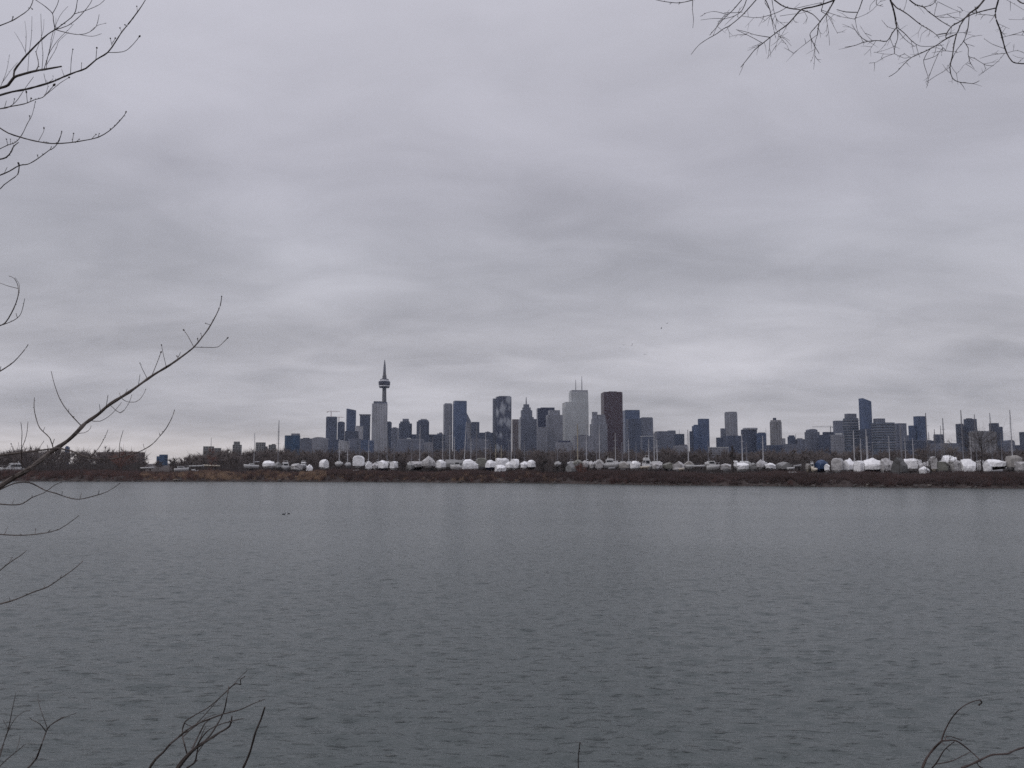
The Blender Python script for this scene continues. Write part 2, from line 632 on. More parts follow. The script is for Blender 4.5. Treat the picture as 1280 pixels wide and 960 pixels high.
xs = np.concatenate([[-5000, -2500, -1200], np.arange(-700, 500, 2.0), [800, 1500, 3000, 5000]])
ds = np.array([-6, -0.5, 0.6, 2.0, 5.0, 11.0, 20.0, 60.0, 200, 800, 3000, 4700])
gx, gd = np.meshgrid(xs, ds)
gy = gd + shore_y(gx)
gz = np.interp(gd, BANK_D, BANK_Z)
nr, nc = gx.shape
idx = np.arange(nr * nc).reshape(nr, nc)
quad = np.stack([idx[:-1, :-1], idx[:-1, 1:], idx[1:, 1:], idx[1:, :-1]], -1).reshape(-1, 4)
land = np_mesh("far_shore_ground", np.stack([gx, gy, gz], -1).reshape(-1, 3), quad, M_EARTH)
tag(land, kind="structure")

# bank under the camera
bx = np.array([-5000, -300, -60, -15, -6, 0, 6, 15, 60, 300, 5000], float)
by = np.array([-5000, -200, -8, 1.5, 2.6, 4, 6, 8, 9.6, 11.5], float)
bz = np.array([4.3, 4.3, 4.3, 4.3, 4.15, 3.3, 2.1, 0.85, -0.15, -1.2], float)
g1, g2 = np.meshgrid(bx, by)
g3 = np.repeat(bz[:, None], len(bx), 1)
nr, nc = g1.shape
idx = np.arange(nr * nc).reshape(nr, nc)
quad = np.stack([idx[:-1, :-1], idx[:-1, 1:], idx[1:, 1:], idx[1:, :-1]], -1).reshape(-1, 4)
nb = np_mesh("near_bank_ground", np.stack([g1, g2, g3], -1).reshape(-1, 3), quad, M_EARTH)
tag(nb, kind="structure")


def bank_z(y):
    return float(np.interp(y, by, bz))


# lake: a fan of real waves between the near bank and the far shore ...
ROWS, COLS = 1150, 620
rr_ = 9.0 * (330.0 / 9.0) ** (np.arange(ROWS) / (ROWS - 1.0))
aa_ = np.radians(np.linspace(-50, 50, COLS))
RR, AA = np.meshgrid(rr_, aa_, indexing="ij")
WX, WY = RR * np.tan(AA), RR.copy()
cell = np.maximum(np.gradient(rr_)[:, None] * np.ones_like(AA), RR / np.cos(AA) ** 2 * (aa_[1] - aa_[0]) * 0.6)
WZ = np.zeros_like(WX)
wr = np.random.default_rng(21)
for k in range(64):
    lam = 0.38 * (1.7 / 0.38) ** wr.random()
    th = math.radians(-90 - 13 + wr.normal() * 34)
    kk = 2 * math.pi / lam
    amp = 0.0030 * lam * (1.2 if lam < 0.8 else 0.7)
    lim = np.clip((lam / cell - 2.2) / 2.5, 0, 1)
    ph = kk * (WX * math.cos(th) + WY * math.sin(th)) + wr.random() * 6.283
    WZ += amp * lim * (np.sin(ph) + 0.18 * np.cos(2 * ph))
gust = 0.85 + 0.3 * np.sin(WX * 0.045 + 1.3 * np.sin(WY * 0.03)) * np.sin(WY * 0.06 + 0.7)
WZ *= gust
idx = np.arange(ROWS * COLS).reshape(ROWS, COLS)
quad = np.stack([idx[:-1, :-1], idx[:-1, 1:], idx[1:, 1:], idx[1:, :-1]], -1).reshape(-1, 4)
lake = np_mesh("lake_water", np.stack([WX, WY, WZ], -1).reshape(-1, 3), quad, M_WATER, smooth=True)
tag(lake, kind="structure")
# ... and the still sheet that carries on beyond it on every side
o = MB().add([(-5000, 8, -0.3), (5000, 8, -0.3), (5000, 425, -0.3), (-5000, 425, -0.3)], [(0, 1, 2, 3)]).build("outer_lake_water", M_WATER)
tag(o, kind="structure")

# ------------------------------------------------------------------ city
CITY = "city buildings on the skyline"
BR = random.Random(11)


def footprint(shape, w, d):
    if shape == "round":
        return [(w / 2 * math.cos(2 * math.pi * k / 24), d / 2 * math.sin(2 * math.pi * k / 24)) for k in range(24)]
    if shape == "soft":          # rounded corners
        r, pts = 0.28 * min(w, d), []
        for cx0, cy0, a0 in ((1, 1, 0), (-1, 1, 90), (-1, -1, 180), (1, -1, 270)):
            for s in range(5):
                a = math.radians(a0 + 22.5 * s)
                pts.append((cx0 * (w / 2 - r) + r * math.cos(a), cy0 * (d / 2 - r) + r * math.sin(a)))
        return pts
    if shape == "cut":           # chamfered corners
        c = 0.22 * min(w, d)
        return [(w / 2, -d / 2 + c), (w / 2, d / 2 - c), (w / 2 - c, d / 2), (-w / 2 + c, d / 2), (-w / 2, d / 2 - c), (-w / 2, -d / 2 + c),
                (-w / 2 + c, -d / 2), (w / 2 - c, -d / 2)]
    return [(w / 2, -d / 2), (w / 2, d / 2), (-w / 2, d / 2), (-w / 2, -d / 2)]


def bld(label, tiers, Y, mat, yaw=None, name="office_tower", cat="building", plant=None, masts=(), slabs=None, dep=0.8, parent_only=False):
    """tiers: (px0, px1, top row, shape[, part name, material]); the first stands on the ground, the rest on the one below"""
    x0, x1 = tiers[0][0], tiers[0][1]
    mid = (x0 + x1) / 2
    base = P(mid, HZ, Y)
    view = math.atan2(base.x, Y)
    if yaw is None:
        yaw = BR.choice((-24, -16, 14, 20, 27))
    yaw = math.radians(yaw)
    root = thing(name, label, cat, (base.x, Y, 2.0), yaw, CITY)
    zb = -2.0
    ca, sa = math.cos(yaw + view), abs(math.sin(yaw + view))
    last = None
    for i, t in enumerate(tiers):
        a, b, top, shape = t[:4]
        pname = t[4] if len(t) > 4 and t[4] else ("tower_block" if i == 0 else "upper_block")
        mm_ = FM[t[5]] if len(t) > 5 else FM[mat]
        Wd = (b - a) * Y / F
        w = Wd if shape == "round" else Wd / (ca + dep * sa)
        d = w if shape == "round" else w * dep
        off = (((a + b) / 2) - mid) * Y / F
        ox, oy = off * math.cos(yaw), -off * math.sin(yaw)
        z = P((a + b) / 2, top, Y).z - 2.0
        fp = [(ox + x, oy + y) for x, y in footprint("box" if shape in ("slope", "arch", "rise") else shape, w, d)]
        m = MB()
        if shape == "slope":
            drop = t[6] * Y / F
            m.prism(fp, zb, z, top=lambda x, y: z - drop * (0.5 + (x - ox) / w))
        elif shape == "arch":
            rings, n = [], 9
            prof = [(-w / 2, zb)] + [(-w / 2 * math.cos(math.pi * k / n), z - w * 0.16 + w * 0.16 * math.sin(math.pi * k / n)) for k in range(n + 1)] + [(w / 2, zb)]
            rings = [[(ox + x, oy + s * d / 2, q) for x, q in prof] for s in (1, -1)]
            m.loft(rings)
        else:
            m.prism(fp, zb, z)
        m.build(pname, mm_, root)
        last = (ox, oy, w, d, z)
        zb = z - 0.02 if i + 1 < len(tiers) and tiers[i + 1][2] < top else -2.0
        if i + 1 < len(tiers):
            nb_ = tiers[i + 1]
            if nb_[0] < x0 - 1.5 or nb_[1] > x1 + 1.5:
                zb = -2.0
    ox, oy, w, d, z = last
    if plant is None:
        plant = BR.random() < 0.55
    if plant:
        h = BR.uniform(0.7, 1.3) * Y / F
        m = MB().box((ox + BR.uniform(-0.15, 0.15) * w, oy, z + h / 2 - 0.01), (w * BR.uniform(0.35, 0.6), d * 0.45, h))
        m.build("roof_plant", M_ROOF, root)
    for (px, top, thick) in masts:
        off = (px - mid) * Y / F
        zt = P(px, top, Y).z - 2.0
        mx_, my_ = off * math.cos(yaw), -off * math.sin(yaw)
        r = thick * Y / F / 2
        hgt = max(tiers, key=lambda q: -q[2])[2]
        z0 = P(px, min(q[2] for q in tiers if q[0] - 0.6 <= px <= q[1] + 0.6), Y).z - 2.2
        m = MB().tube([(mx_, my_, z0), (mx_, my_, (z0 + zt) / 2), (mx_, my_, zt)], [r, r * 0.8, r * 0.45], 6)
        m.build("antenna", M_STEEL, root)
    if slabs:
        a, b, y0, y1, n = slabs
        Wd = (b - a) * Y / F
        w = Wd / (ca + dep * sa) * 1.02
        off = ((a + b) / 2 - mid) * Y / F
        for k in range(n):
            yy = y0 + (y1 - y0) * k / max(1, n - 1)
            zz = P((a + b) / 2, yy, Y).z - 2
            MB().prism([(off * math.cos(yaw) + x, -off * math.sin(yaw) + y) for x, y in footprint("soft", w + 3.2, w * dep + 3.2)], zz, zz + 1.5).build("balcony", FM["grey"], root)
    return root


# --- far left
bld("long low brown building behind the bare trees, flat roof ending at the bright gap", [(124, 178, 565.2, "box"), (150, 170, 564.4, "box", "roof_plant")], 640, "brick", yaw=0, name="low_building", plant=False, dep=0.4)
bld("small pale blue block peeping over the roof of the long low brown building", [(80.5, 86, 559, "box"), (81.5, 84.5, 557.6, "box", "roof_plant")], 1500, "blue", yaw=10, name="apartment_block", plant=False)
bld("small blue glass block standing alone in the bright gap beside the long low building", [(196, 209, 570.3, "box"), (199.2, 209, 568.2, "box")], 1400, "cobalt", yaw=-3, name="glass_block", plant=False)
bld("square grey concrete block with a thin aerial, leftmost of the blocks behind the dark trees", [(253.8, 266.6, 558, "box"), (266.4, 275.5, 560, "box", "lower_block")], 1300, "concrete", yaw=4, name="apartment_block", plant=False, masts=[(263, 547, 0.7)])
bld("small grey tower with a narrower top floor rising from dark trees", [(290.3, 301.3, 556, "box"), (291.5, 299, 552, "box", "penthouse")], 1600, "concrete", yaw=12, name="apartment_block", plant=False)
bld("grey brown block right behind the thin white mast of the moored yacht", [(318.5, 331.5, 553, "soft"), (331, 334, 558, "box", "side_wing")], 1600, "concrete", yaw=8, name="apartment_block", plant=False)
bld("narrow grey block between the pale mast and the tall dark mast", [(335.3, 344.5, 556, "box"), (339, 343.5, 555, "box", "roof_plant")], 1700, "concrete", yaw=14, name="apartment_block", plant=False)
bld("bright cobalt glass block with a stepped top at the left end of the skyline", [(355, 374.5, 544.5, "soft"), (363, 374, 542, "soft", "penthouse", "grey")], 1700, "cobalt", yaw=10, name="glass_block", plant=False)
bld("low grey blue block right of the cobalt glass block", [(374.8, 389, 548.2, "box")], 2200, "slate", yaw=4, name="low_block", plant=True)
bld("low grey hall with a gently curved roof left of the crane tower", [(387.5, 411, 548.3, "box"), (388.5, 410.5, 546.6, "arch", "roof_vault")], 2500, "grey", yaw=2, name="low_block", plant=False)
bld("small dark block below the navy slab tower under the crane", [(410, 424, 549.6, "box")], 2450, "navy", yaw=6, name="low_block", plant=False)
bld("low pale block below the short round topped tower", [(422.5, 436.5, 551.5, "box"), (424, 429, 550.4, "box", "roof_plant")], 2300, "pale", yaw=-6, name="low_block", plant=False)
bld("low grey blue block below the tall tower with the light left edge", [(435, 452.5, 549, "box")], 2400, "slate", yaw=5, name="low_block", plant=True)
bld("low blue block at the foot of the dark tower with the roof plate", [(451, 467, 550.5, "box")], 2350, "blue", yaw=-3, name="low_block", plant=False)
bld("dark navy slab tower below the red construction crane", [(406.6, 420.3, 521.6, "box"), (407, 420, 520.9, "box", "parapet", "grey")], 3300, "navy", yaw=6, plant=False)
bld("short dark tower with a rounded top beside the navy slab under the crane", [(421.2, 430, 528, "box"), (422, 429.5, 527, "arch", "vaulted_top")], 3400, "navy", yaw=5, plant=False)
bld("tall grey blue tower with a slanting roof and a lighter left edge", [(431.6, 443.8, 511, "slope", None, "blue", 2.0)], 3500, "blue", yaw=18, plant=False)
bld("squat dark blue block in front of the slanting roof tower", [(430.5, 447.5, 539, "box")], 2900, "navy", yaw=-5, name="low_block", plant=False)
bld("small pale grey block against the dark tower with the overhanging roof", [(443, 453.2, 533, "box"), (444.5, 449, 532.3, "box", "roof_plant")], 3000, "pale", yaw=10, name="low_block", plant=False)
bld("dark tower with a thin overhanging roof plate", [(449, 462, 519.3, "box"), (448, 462.6, 518, "box", "roof_plate", "grey")], 3300, "navy", yaw=6, plant=False, dep=0.7)
bld("wide light grey concrete tower in front of the needle tower", [(464, 483.3, 505, "box"), (465.8, 482.8, 502.8, "box", "roof_storey", "slate"), (466, 476, 501.9, "box", "roof_plant", "dark")], 3000, "pale", yaw=9, plant=False)
bld("dark stub tower just right of the needle tower foot", [(481, 489, 527.8, "box")], 3700, "navy", yaw=6)
bld("small pale blue block right of the dark stub tower", [(489, 498, 535, "box")], 3500, "slate", yaw=-8, name="low_block")
bld("broad shouldered dark tower with a stepped roof right of the needle tower", [(498, 514.3, 529.5, "cut"), (499.5, 511.5, 527, "cut"), (502.5, 510.3, 523.6, "box", "penthouse", "slate")], 3300, "navy", yaw=8, plant=False)
bld("dark shouldered tower with a pale roof box, alone before a gap of sky", [(520, 536, 527, "cut"), (522, 535, 525.2, "cut"), (525, 533, 523.8, "box", "penthouse", "pale")], 3300, "navy", yaw=10, plant=False)
bld("wide low block with a flat pale roof edge below the shouldered towers", [(497, 530, 549.6, "box"), (497.2, 529.8, 549, "box", "roof_edge", "pale"), (508, 513.5, 547.4, "box", "roof_plant", "white")], 2500, "slate", yaw=2, name="low_block", plant=False)
bld("low dark block between the two shouldered dark towers", [(512, 522, 543, "box")], 3500, "navy", yaw=4, name="low_block")
bld("low dark block in the gap left of the paired blue glass towers", [(535, 556, 543.3, "box"), (546, 553, 541.9, "box", "upper_block", "slate")], 3400, "navy", yaw=5, name="low_block")
bld("small grey block in front of the gap left of the paired towers", [(520, 541, 553, "box")], 2600, "grey", yaw=-4, name="low_block")
bld("grey glass tower with pale vertical edges, left one of the tall pair", [(553.6, 565, 505.5, "box"), (555, 564, 504.3, "box", "penthouse")], 3500, "grey", yaw=14, plant=False)
bld("dark blue glass tower, right and taller one of the pair", [(565.8, 583, 502, "box"), (566, 582.8, 501.3, "box", "parapet", "grey")], 3450, "blue", yaw=14, plant=False)
bld("slender block with a steep sloping glass crest behind the paired towers", [(582.6, 588.4, 515, "slope", None, "slate", 11.5)], 3600, "slate", yaw=2, plant=False)
bld("small dark tower just right of the sloping glass crest", [(588.6, 599, 527.6, "box"), (583.5, 589, 529, "box", "side_wing", "grey")], 3300, "navy", yaw=4, plant=False)
bld("low dark block filling the gap left of the patterned tower", [(598, 616, 541, "box"), (606, 613, 540, "box", "upper_block", "grey")], 3400, "navy", yaw=4, name="low_block")
bld("low pale fronted block before the foot of the patterned tower", [(584, 612, 549, "box")], 2600, "slate", yaw=-3, name="low_block")
bld("tall dark tower patterned with big pale lozenges", [(618.5, 640, 496.3, "soft"), (615.6, 621.5, 498.3, "box", "side_wing", "slate"), (622, 638.5, 495.4, "soft", "parapet", "grey")], 3400, "lozenge", yaw=10, plant=False)
bld("brownish tower half hidden between the patterned tower and the stepped spire tower", [(640, 650.5, 524.3, "box")], 3700, "brick", yaw=6, plant=False)
bld("grey tower with a stepped crown ending in a small spire", [(648, 671, 524, "box"), (649, 668, 521.5, "cut", "crown_tier"), (650.4, 666, 513, "cut", "crown_tier"), (652.5, 664, 509.5, "cut", "crown_tier"), (654, 662, 505.5, "cut", "crown_tier")], 3500, "slate", yaw=10, plant=False,
    masts=[(657.9, 496.5, 1.7)])
bld("near black box tower left of the twin antenna tower", [(670.8, 691, 510.6, "box"), (675, 693.5, 509.8, "box", "rear_slab")], 3700, "dark", yaw=4, plant=False)
bld("low grey block below the near black box tower", [(671, 684, 534, "box")], 3300, "grey", yaw=3, name="low_block", plant=False)
bld("grey stepped tower leaning against the twin antenna tower", [(682.5, 703.5, 519, "box"), (685.5, 700.3, 513, "box")], 3350, "grey", yaw=8, plant=False)
bld("tallest pale stone tower with two antennas on its roof", [(703.2, 736, 503.4, "box"), (711.6, 735.8, 490.5, "box"), (712.5, 735.4, 488.3, "box", "roof_storey", "pale")], 3500, "white", yaw=7, plant=False,
    masts=[(720.4, 474.6, 1.0), (728.1, 470.2, 1.1)])
bld("low grey hall with a dark roof slot at the foot of the twin antenna tower", [(694, 716, 553, "box"), (698, 713, 551, "box", "roof_storey", "dark")], 2500, "grey", yaw=-3, name="low_block", plant=False)
bld("pale low block right of the grey hall with the dark roof slot", [(716, 741, 545, "box")], 2700, "grey", yaw=5, name="low_block")
bld("jagged pale blue tower stepping up left of the red brown tower", [(737.5, 759.5, 530, "box"), (739.5, 758, 524, "box"), (740.5, 747.5, 515, "box"), (747, 757.5, 518.5, "cut")], 3300, "grey", yaw=8, plant=False)
bld("broad dark red brown tower with a flat top", [(752, 779, 491.2, "box"), (753, 778, 490.5, "box", "parapet")], 3450, "rust", yaw=5, plant=True)
bld("blue grey tower touching the right side of the red brown tower", [(779, 800.5, 513.5, "box"), (780, 800, 512.8, "box", "parapet", "slate")], 3600, "blue", yaw=5, plant=False)
bld("dark blue block standing before the blue grey tower right of the red brown one", [(783, 802, 524, "box")], 3200, "navy", yaw=6, plant=False)
bld("lighter blue grey box tower at the right end of the central cluster", [(800.5, 817, 522.5, "box"), (802, 816, 521.8, "box", "parapet", "grey")], 3500, "slate", yaw=6, plant=False)
bld("lower front block with a pale roof line below the lighter box tower", [(801, 818, 546, "box"), (801, 818, 545.2, "box", "roof_edge", "white")], 3000, "navy", yaw=3, name="low_block", plant=False)
bld("wide mid height slab stepping down right of the central cluster", [(817, 845, 541.5, "box"), (819, 845, 539.3, "box"), (835, 845, 538.2, "box", "penthouse")], 3200, "slate", yaw=5, plant=False)
bld("dark end block where the central cluster drops to sky", [(843.5, 856, 542.5, "box")], 3100, "navy", yaw=6, plant=False, masts=[(850, 536.5, 0.5)])
bld("long low block before the dark end block of the cluster", [(842, 861, 557, "box")], 2400, "grey", yaw=0, name="low_block")
# --- middle right
bld("stepped blue tower trio with the tallest slab at its right", [(866, 879, 532.5, "box"), (868, 878, 531, "box", "penthouse"), (862.6, 867.5, 539, "box", "side_wing", "navy"), (873.6, 887.4, 523.6, "box", "tall_slab")], 2900, "blue", yaw=8, plant=False)
bld("long pale low shed in front of dark trees below the stepped blue trio", [(886, 911, 559.6, "box"), (886, 911, 558.9, "box", "roof_edge", "white")], 1500, "grey", yaw=0, name="low_shed", cat="shed", plant=False, dep=0.4)
bld("small dark block left of the round cylinder tower", [(896, 906, 547, "box")], 2900, "navy", yaw=5, name="low_block")
bld("round pale cylinder tower with a smooth top", [(907.4, 923, 516, "round"), (908, 922.4, 515, "round", "parapet", "grey"), (901.6, 908.5, 535.5, "box", "side_wing", "slate")], 2900, "grey", yaw=0, plant=False)
bld("wide dark blue block below the round cylinder tower", [(905, 934, 545, "box")], 2600, "navy", yaw=3, name="low_block")
bld("wide blue block crowned by a low pale ring", [(926.6, 948, 537, "soft"), (930, 948, 535, "round", "crown_ring", "pale")], 2700, "navy", yaw=0, plant=False)
bld("blue slab joined to the right of the ring crowned block", [(946, 959.4, 541.5, "cut"), (949, 957.5, 540.6, "box", "penthouse", "slate")], 2650, "blue", yaw=5, plant=False, masts=[(958.6, 535, 0.4)])
bld("round shouldered pale striped tower standing apart", [(963, 979.3, 527.5, "soft"), (964, 978.5, 525.3, "soft", "upper_block"), (968, 972, 522.3, "box", "roof_plant", "dark"), (976, 983, 548, "soft", "side_wing", "pale")], 2700, "stripe", yaw=10, plant=False)
bld("low dark strip of building below the round shouldered striped tower", [(957, 984, 556.5, "box")], 2300, "navy", yaw=0, name="low_block")
bld("small dark block with a little roof aerial right of the striped tower", [(985, 996, 546, "soft"), (986.5, 994.5, 544.2, "soft", "upper_block")], 2500, "navy", yaw=6, plant=False, masts=[(995.8, 542.5, 0.6)])
bld("grey block between the aerial block and the curved roof block", [(995, 1007, 549, "box")], 2500, "slate", yaw=4, name="low_block")
bld("low grey block in front of the small aerial block", [(980, 1000, 555, "box")], 2200, "slate", yaw=-3, name="low_block")
bld("dark apartment block with a gently curved roof", [(1006.4, 1026.5, 540, "soft"), (1009, 1023, 536.3, "arch", "vaulted_roof")], 2300, "slate", yaw=4, name="apartment_block", plant=False)
bld("terraced block stepping up below the long grey crane arm", [(1025, 1044, 543.5, "box"), (1030, 1043, 540, "box", "upper_block", "navy")], 2250, "navy", yaw=4, name="apartment_block", plant=False)
bld("purple grey slab left of the balcony tower with the ring top", [(1043.6, 1057, 526, "box")], 2500, "slate", yaw=5, plant=False)
bld("balcony striped tower crowned by an open ring storey", [(1055.2, 1076, 523, "soft"), (1057.4, 1073.8, 517.3, "soft", "crown_ring", "slate"), (1061, 1069, 517.9, "box", "penthouse", "pale")], 2250, "balcony", yaw=10, name="apartment_tower", plant=False, slabs=(1055.4, 1075.8, 526, 558, 11))
bld("pale fronted low block left of the balcony tower with the ring top", [(1040, 1056, 543.5, "box"), (1046, 1054, 541.5, "box", "penthouse", "white")], 2100, "grey", yaw=2, name="apartment_block", plant=False)
bld("slim blue tower with a slanted top, tallest on the right side", [(1077.2, 1091.8, 498, "slope", None, "blue", 4.0)], 2600, "blue", yaw=9, plant=False)
bld("wide balcony block with a ring top, right of the slanted blue tower", [(1091, 1121.4, 528.5, "soft"), (1093.5, 1109.3, 523.3, "soft", "crown_ring", "slate"), (1097, 1105, 523.7, "box", "penthouse", "pale")], 2200, "balcony", yaw=5, name="apartment_tower", plant=False, slabs=(1091.2, 1121.2, 531, 560, 10))
bld("low blue block in the dip below the slanted blue tower", [(1075, 1094, 537, "box")], 2350, "navy", yaw=2, name="low_block")
bld("grey blue tower with sloping right shoulder beside the wide balcony block", [(1120, 1131.5, 530.5, "box"), (1121, 1134.6, 529.2, "box"), (1129, 1137, 544, "box", "side_wing")], 2300, "slate", yaw=5, name="apartment_tower", plant=False)
bld("blue stepped tower pair with a green tinted front, before the tall thin masts", [(1138, 1146.5, 532, "box"), (1145.2, 1159.7, 520.4, "box", "tall_slab")], 2500, "blue", yaw=6, plant=False)
bld("long low dark block under the blue stepped tower pair", [(1132, 1167, 551, "box"), (1133, 1164, 550.4, "box", "parapet", "slate")], 2000, "navy", yaw=0, name="low_block", plant=False, dep=0.5)
bld("small dark blue block among the thin masts", [(1169.3, 1181, 543, "box")], 2500, "navy", yaw=4, name="low_block")
bld("low grey shed line behind pale trees among the thin masts", [(1166, 1200, 554, "box")], 1900, "slate", yaw=0, name="low_block", plant=False, dep=0.5)
bld("dark blue tower, left of the two behind the pale striped block", [(1197.6, 1206.5, 530, "box"), (1206, 1209, 532, "box", "side_wing")], 2500, "navy", yaw=5, plant=False)
bld("dark blue tower, taller of the two behind the pale striped block", [(1208.5, 1222.8, 523.8, "box")], 2500, "navy", yaw=6, plant=True)
bld("pale grey block with broad vertical stripes on the right", [(1215, 1245.5, 540, "box"), (1216, 1243, 538.9, "box", "parapet", "pale")], 1500, "stripe", yaw=6, name="apartment_block", plant=False, dep=0.5)
bld("dark blue tower stepping down right of the pale striped block", [(1239.8, 1250.6, 529, "box"), (1249, 1255.4, 533.5, "box", "side_wing")], 2500, "navy", yaw=6, plant=False)
bld("low grey dome roofed hall right of the stepping down tower", [(1256, 1269, 552, "box"), (1257, 1268.5, 550, "arch", "vaulted_roof")], 2000, "slate", yaw=0, name="low_block", plant=False)
bld("low dark block in front of the last tower at the right edge", [(1266, 1281, 556.5, "box")], 2000, "navy", yaw=0, name="low_block")
bld("last dark tower cut by the right edge of view", [(1277.5, 1292, 540, "box")], 2500, "navy", yaw=4, plant=False)

# --- the needle tower
TY = 3600.0
tb = P(478.9, HZ, TY)
S = TY / F
tw = thing("observation_tower", "slim concrete needle tower with a round pod, tallest on the skyline", "tower", (tb.x, TY, 2.0), 0.5)


def tz(y):
    return P(478.9, y, TY).z - 2.0


sh = MB()
rings = []
for y, r, leg in ((580, 4.0, 11.0), (560, 3.4, 7.5), (535, 3.0, 5.0), (515, 2.75, 3.7), (497, 2.6, 3.0), (484.9, 2.5, 2.65)):
    ring = []
    for k in range(12):
        a = 2 * math.pi * k / 12
        q = leg if k % 4 == 0 else (r * 0.86 if k % 4 == 2 else r)
        ring.append((q * S * 0.98 * math.cos(a), q * S * 0.98 * math.sin(a), tz(y)))
    rings.append(ring)
sh.loft(rings)
sh.build("shaft", M_CONC, tw)
pl = lambda pr: MB().lathe([(r * S * 1.06, tz(y)) for y, r in pr], 32)
pl([(485.0, 2.6), (484.9, 5.6), (483.6, 6.3)]).build("pod_soffit", M_PODDARK, tw)
pl([(483.58, 6.35), (482.6, 6.5), (481.9, 6.2)]).build("pod_radome", M_PODWHITE, tw, True)
pl([(481.88, 6.25), (481.2, 6.75), (477.2, 6.9), (476.6, 6.2)]).build("pod_deck", M_PODDARK, tw)
pl([(476.58, 5.6), (475.4, 5.3), (474.9, 5.1)]).build("pod_roof_ring", M_PODWHITE, tw)
pl([(474.88, 5.2), (473.9, 4.9), (473.4, 2.8)]).build("pod_roof", M_PODDARK, tw)
pl([(473.5, 2.6), (469.5, 2.35), (468.0, 1.75), (466, 1.7)]).build("upper_shaft", M_CONC, tw)
pl([(466.0, 1.65), (460, 1.45), (456, 1.1), (452.5, 0.7), (450, 0.35)]).build("antenna_mast", M_STEEL, tw)

# --- cranes


def crane(label, px, ytop, ybase, jib0, jib1, Y, mat=M_CRANE):
    b = P(px, ybase, Y)
    r = thing("tower_crane", label, "crane", tuple(b), 0.0, "construction cranes over the city")
    h = P(px, ytop, Y).z - b.z
    k = Y / F
    t = 0.30 * k
    m = MB()
    for sx_ in (-t, t):
        for sy_ in (-t, t):
            m.box((sx_, sy_, h / 2), (0.16 * k, 0.16 * k, h))
    n = max(3, int(h / (2 * t)))
    for i in range(n):
        z0, z1 = h * i / n, h * (i + 1) / n
        s = 1 if i % 2 else -1
        m.tube([(-t * s, -t, z0), (t * s, -t, z1)], [0.07 * k] * 2, 4)
        m.tube([(-t, -t * s, z0), (-t, t * s, z1)], [0.07 * k] * 2, 4)
    m.build("mast", mat, r)
    a, c = (jib0 - px) * k, (jib1 - px) * k
    m = MB()
    for sy_ in (-t * 0.8, t * 0.8):
        m.box(((a + c) / 2, sy_, h + 0.05), (c - a, 0.13 * k, 0.16 * k))
    m.box(((a + c) / 2, 0, h + 0.55 * k), (c - a, 0.12 * k, 0.14 * k))
    n = max(6, int((c - a) / (1.2 * k)))
    for i in range(n):
        x0, x1 = a + (c - a) * i / n, a + (c - a) * (i + 1) / n
        m.tube([(x0, -t * 0.8, h + 0.05), ((x0 + x1) / 2, 0, h + 0.5 * k), (x1, -t * 0.8, h + 0.05)], [0.05 * k] * 3, 4)
    m.build("jib", mat, r)
    MB().box((0, -t * 1.6, h - 0.5 * k), (0.6 * k, 0.5 * k, 0.9 * k)).build("cab", M_STEEL, r)
    cw = a if abs(a) < abs(c) else c
    MB().box((cw * 0.92, 0, h - 0.35 * k), (0.8 * k, 0.5 * k, 1.0 * k)).build("counterweight", M_STEEL, r)
    m = MB().tube([(0, 0, h), (0, 0, h + 2.0 * k)], [0.28 * k, 0.12 * k], 4)
    m.tube([(0, 0, h + 2.0 * k), (c * 0.75, 0, h + 0.55 * k)], [0.05 * k] * 2, 4)
    m.tube([(0, 0, h + 2.0 * k), (a * 0.75, 0, h + 0.55 * k)], [0.05 * k] * 2, 4)
    m.build("tower_peak", mat, r)


crane("thin red crane on the roof of the navy slab tower", 413.8, 514.8, 521.2, 408.5, 424.5, 3300)
crane("small red crane between the navy slab tower and the slanting roof tower", 423.6, 522.0, 528.2, 419.6, 430.5, 3400)
crane("long armed grey crane over the terraced block on the right", 1038.4, 533.8, 541.0, 1015.5, 1041.0, 2250, M_STEEL)
# ------------------------------------------------------------------ boats laid up on the far shore
YARD = "boats stored on the far shore"
YB = random.Random(5)
GZ = 2.2


def stands(root, L, hz):
    m = MB()
    for s in (-1, 1):
        for x in (-0.28 * L, 0.22 * L):
            m.tube([(x, s * 1.5, 0), (x, s * 0.75, hz + 0.55)], [0.07, 0.06], 5)
            m.box((x, s * 1.5, 0.03), (0.5, 0.5, 0.06))
    for x in (-0.28 * L, 0.22 * L):
        m.box((x, 0, 0.18), (0.35, 3.2, 0.16))
    m.build("cradle", M_STAND, root)


def hull_rings(L, B, zk, zs, n=11, flare=0.75, sheer=0.25):
    """stations from stern (-L/2) to bow (+L/2); returns rings and the half breadth at the sheer"""
    rings, hb = [], []
    for i in range(n):
        t = i / (n - 1.0)
        x = (t - 0.5) * L
        f = (0.80 + 0.20 * math.sin(min(1, t / 0.45) * math.pi / 2)) * (1 - max(0, (t - 0.45) / 0.55) ** 2.1)
        b = max(0.03, B / 2 * f)
        z0 = zk + 0.30 * max(0, (t - 0.6) / 0.4) ** 2 * (zs - zk) * 1.6
        zt = zs + sheer * (t ** 2)
        ring = [(x, -b, zt), (x, -b * flare * 1.12, zt - (zt - z0) * 0.40), (x, -b * flare * 0.75, zt - (zt - z0) * 0.78), (x, 0, z0),
                (x, b * flare * 0.75, zt - (zt - z0) * 0.78), (x, b * flare * 1.12, zt - (zt - z0) * 0.40), (x, b, zt)]
        rings.append(ring)
        hb.append((x, b, zt))
    return rings, hb


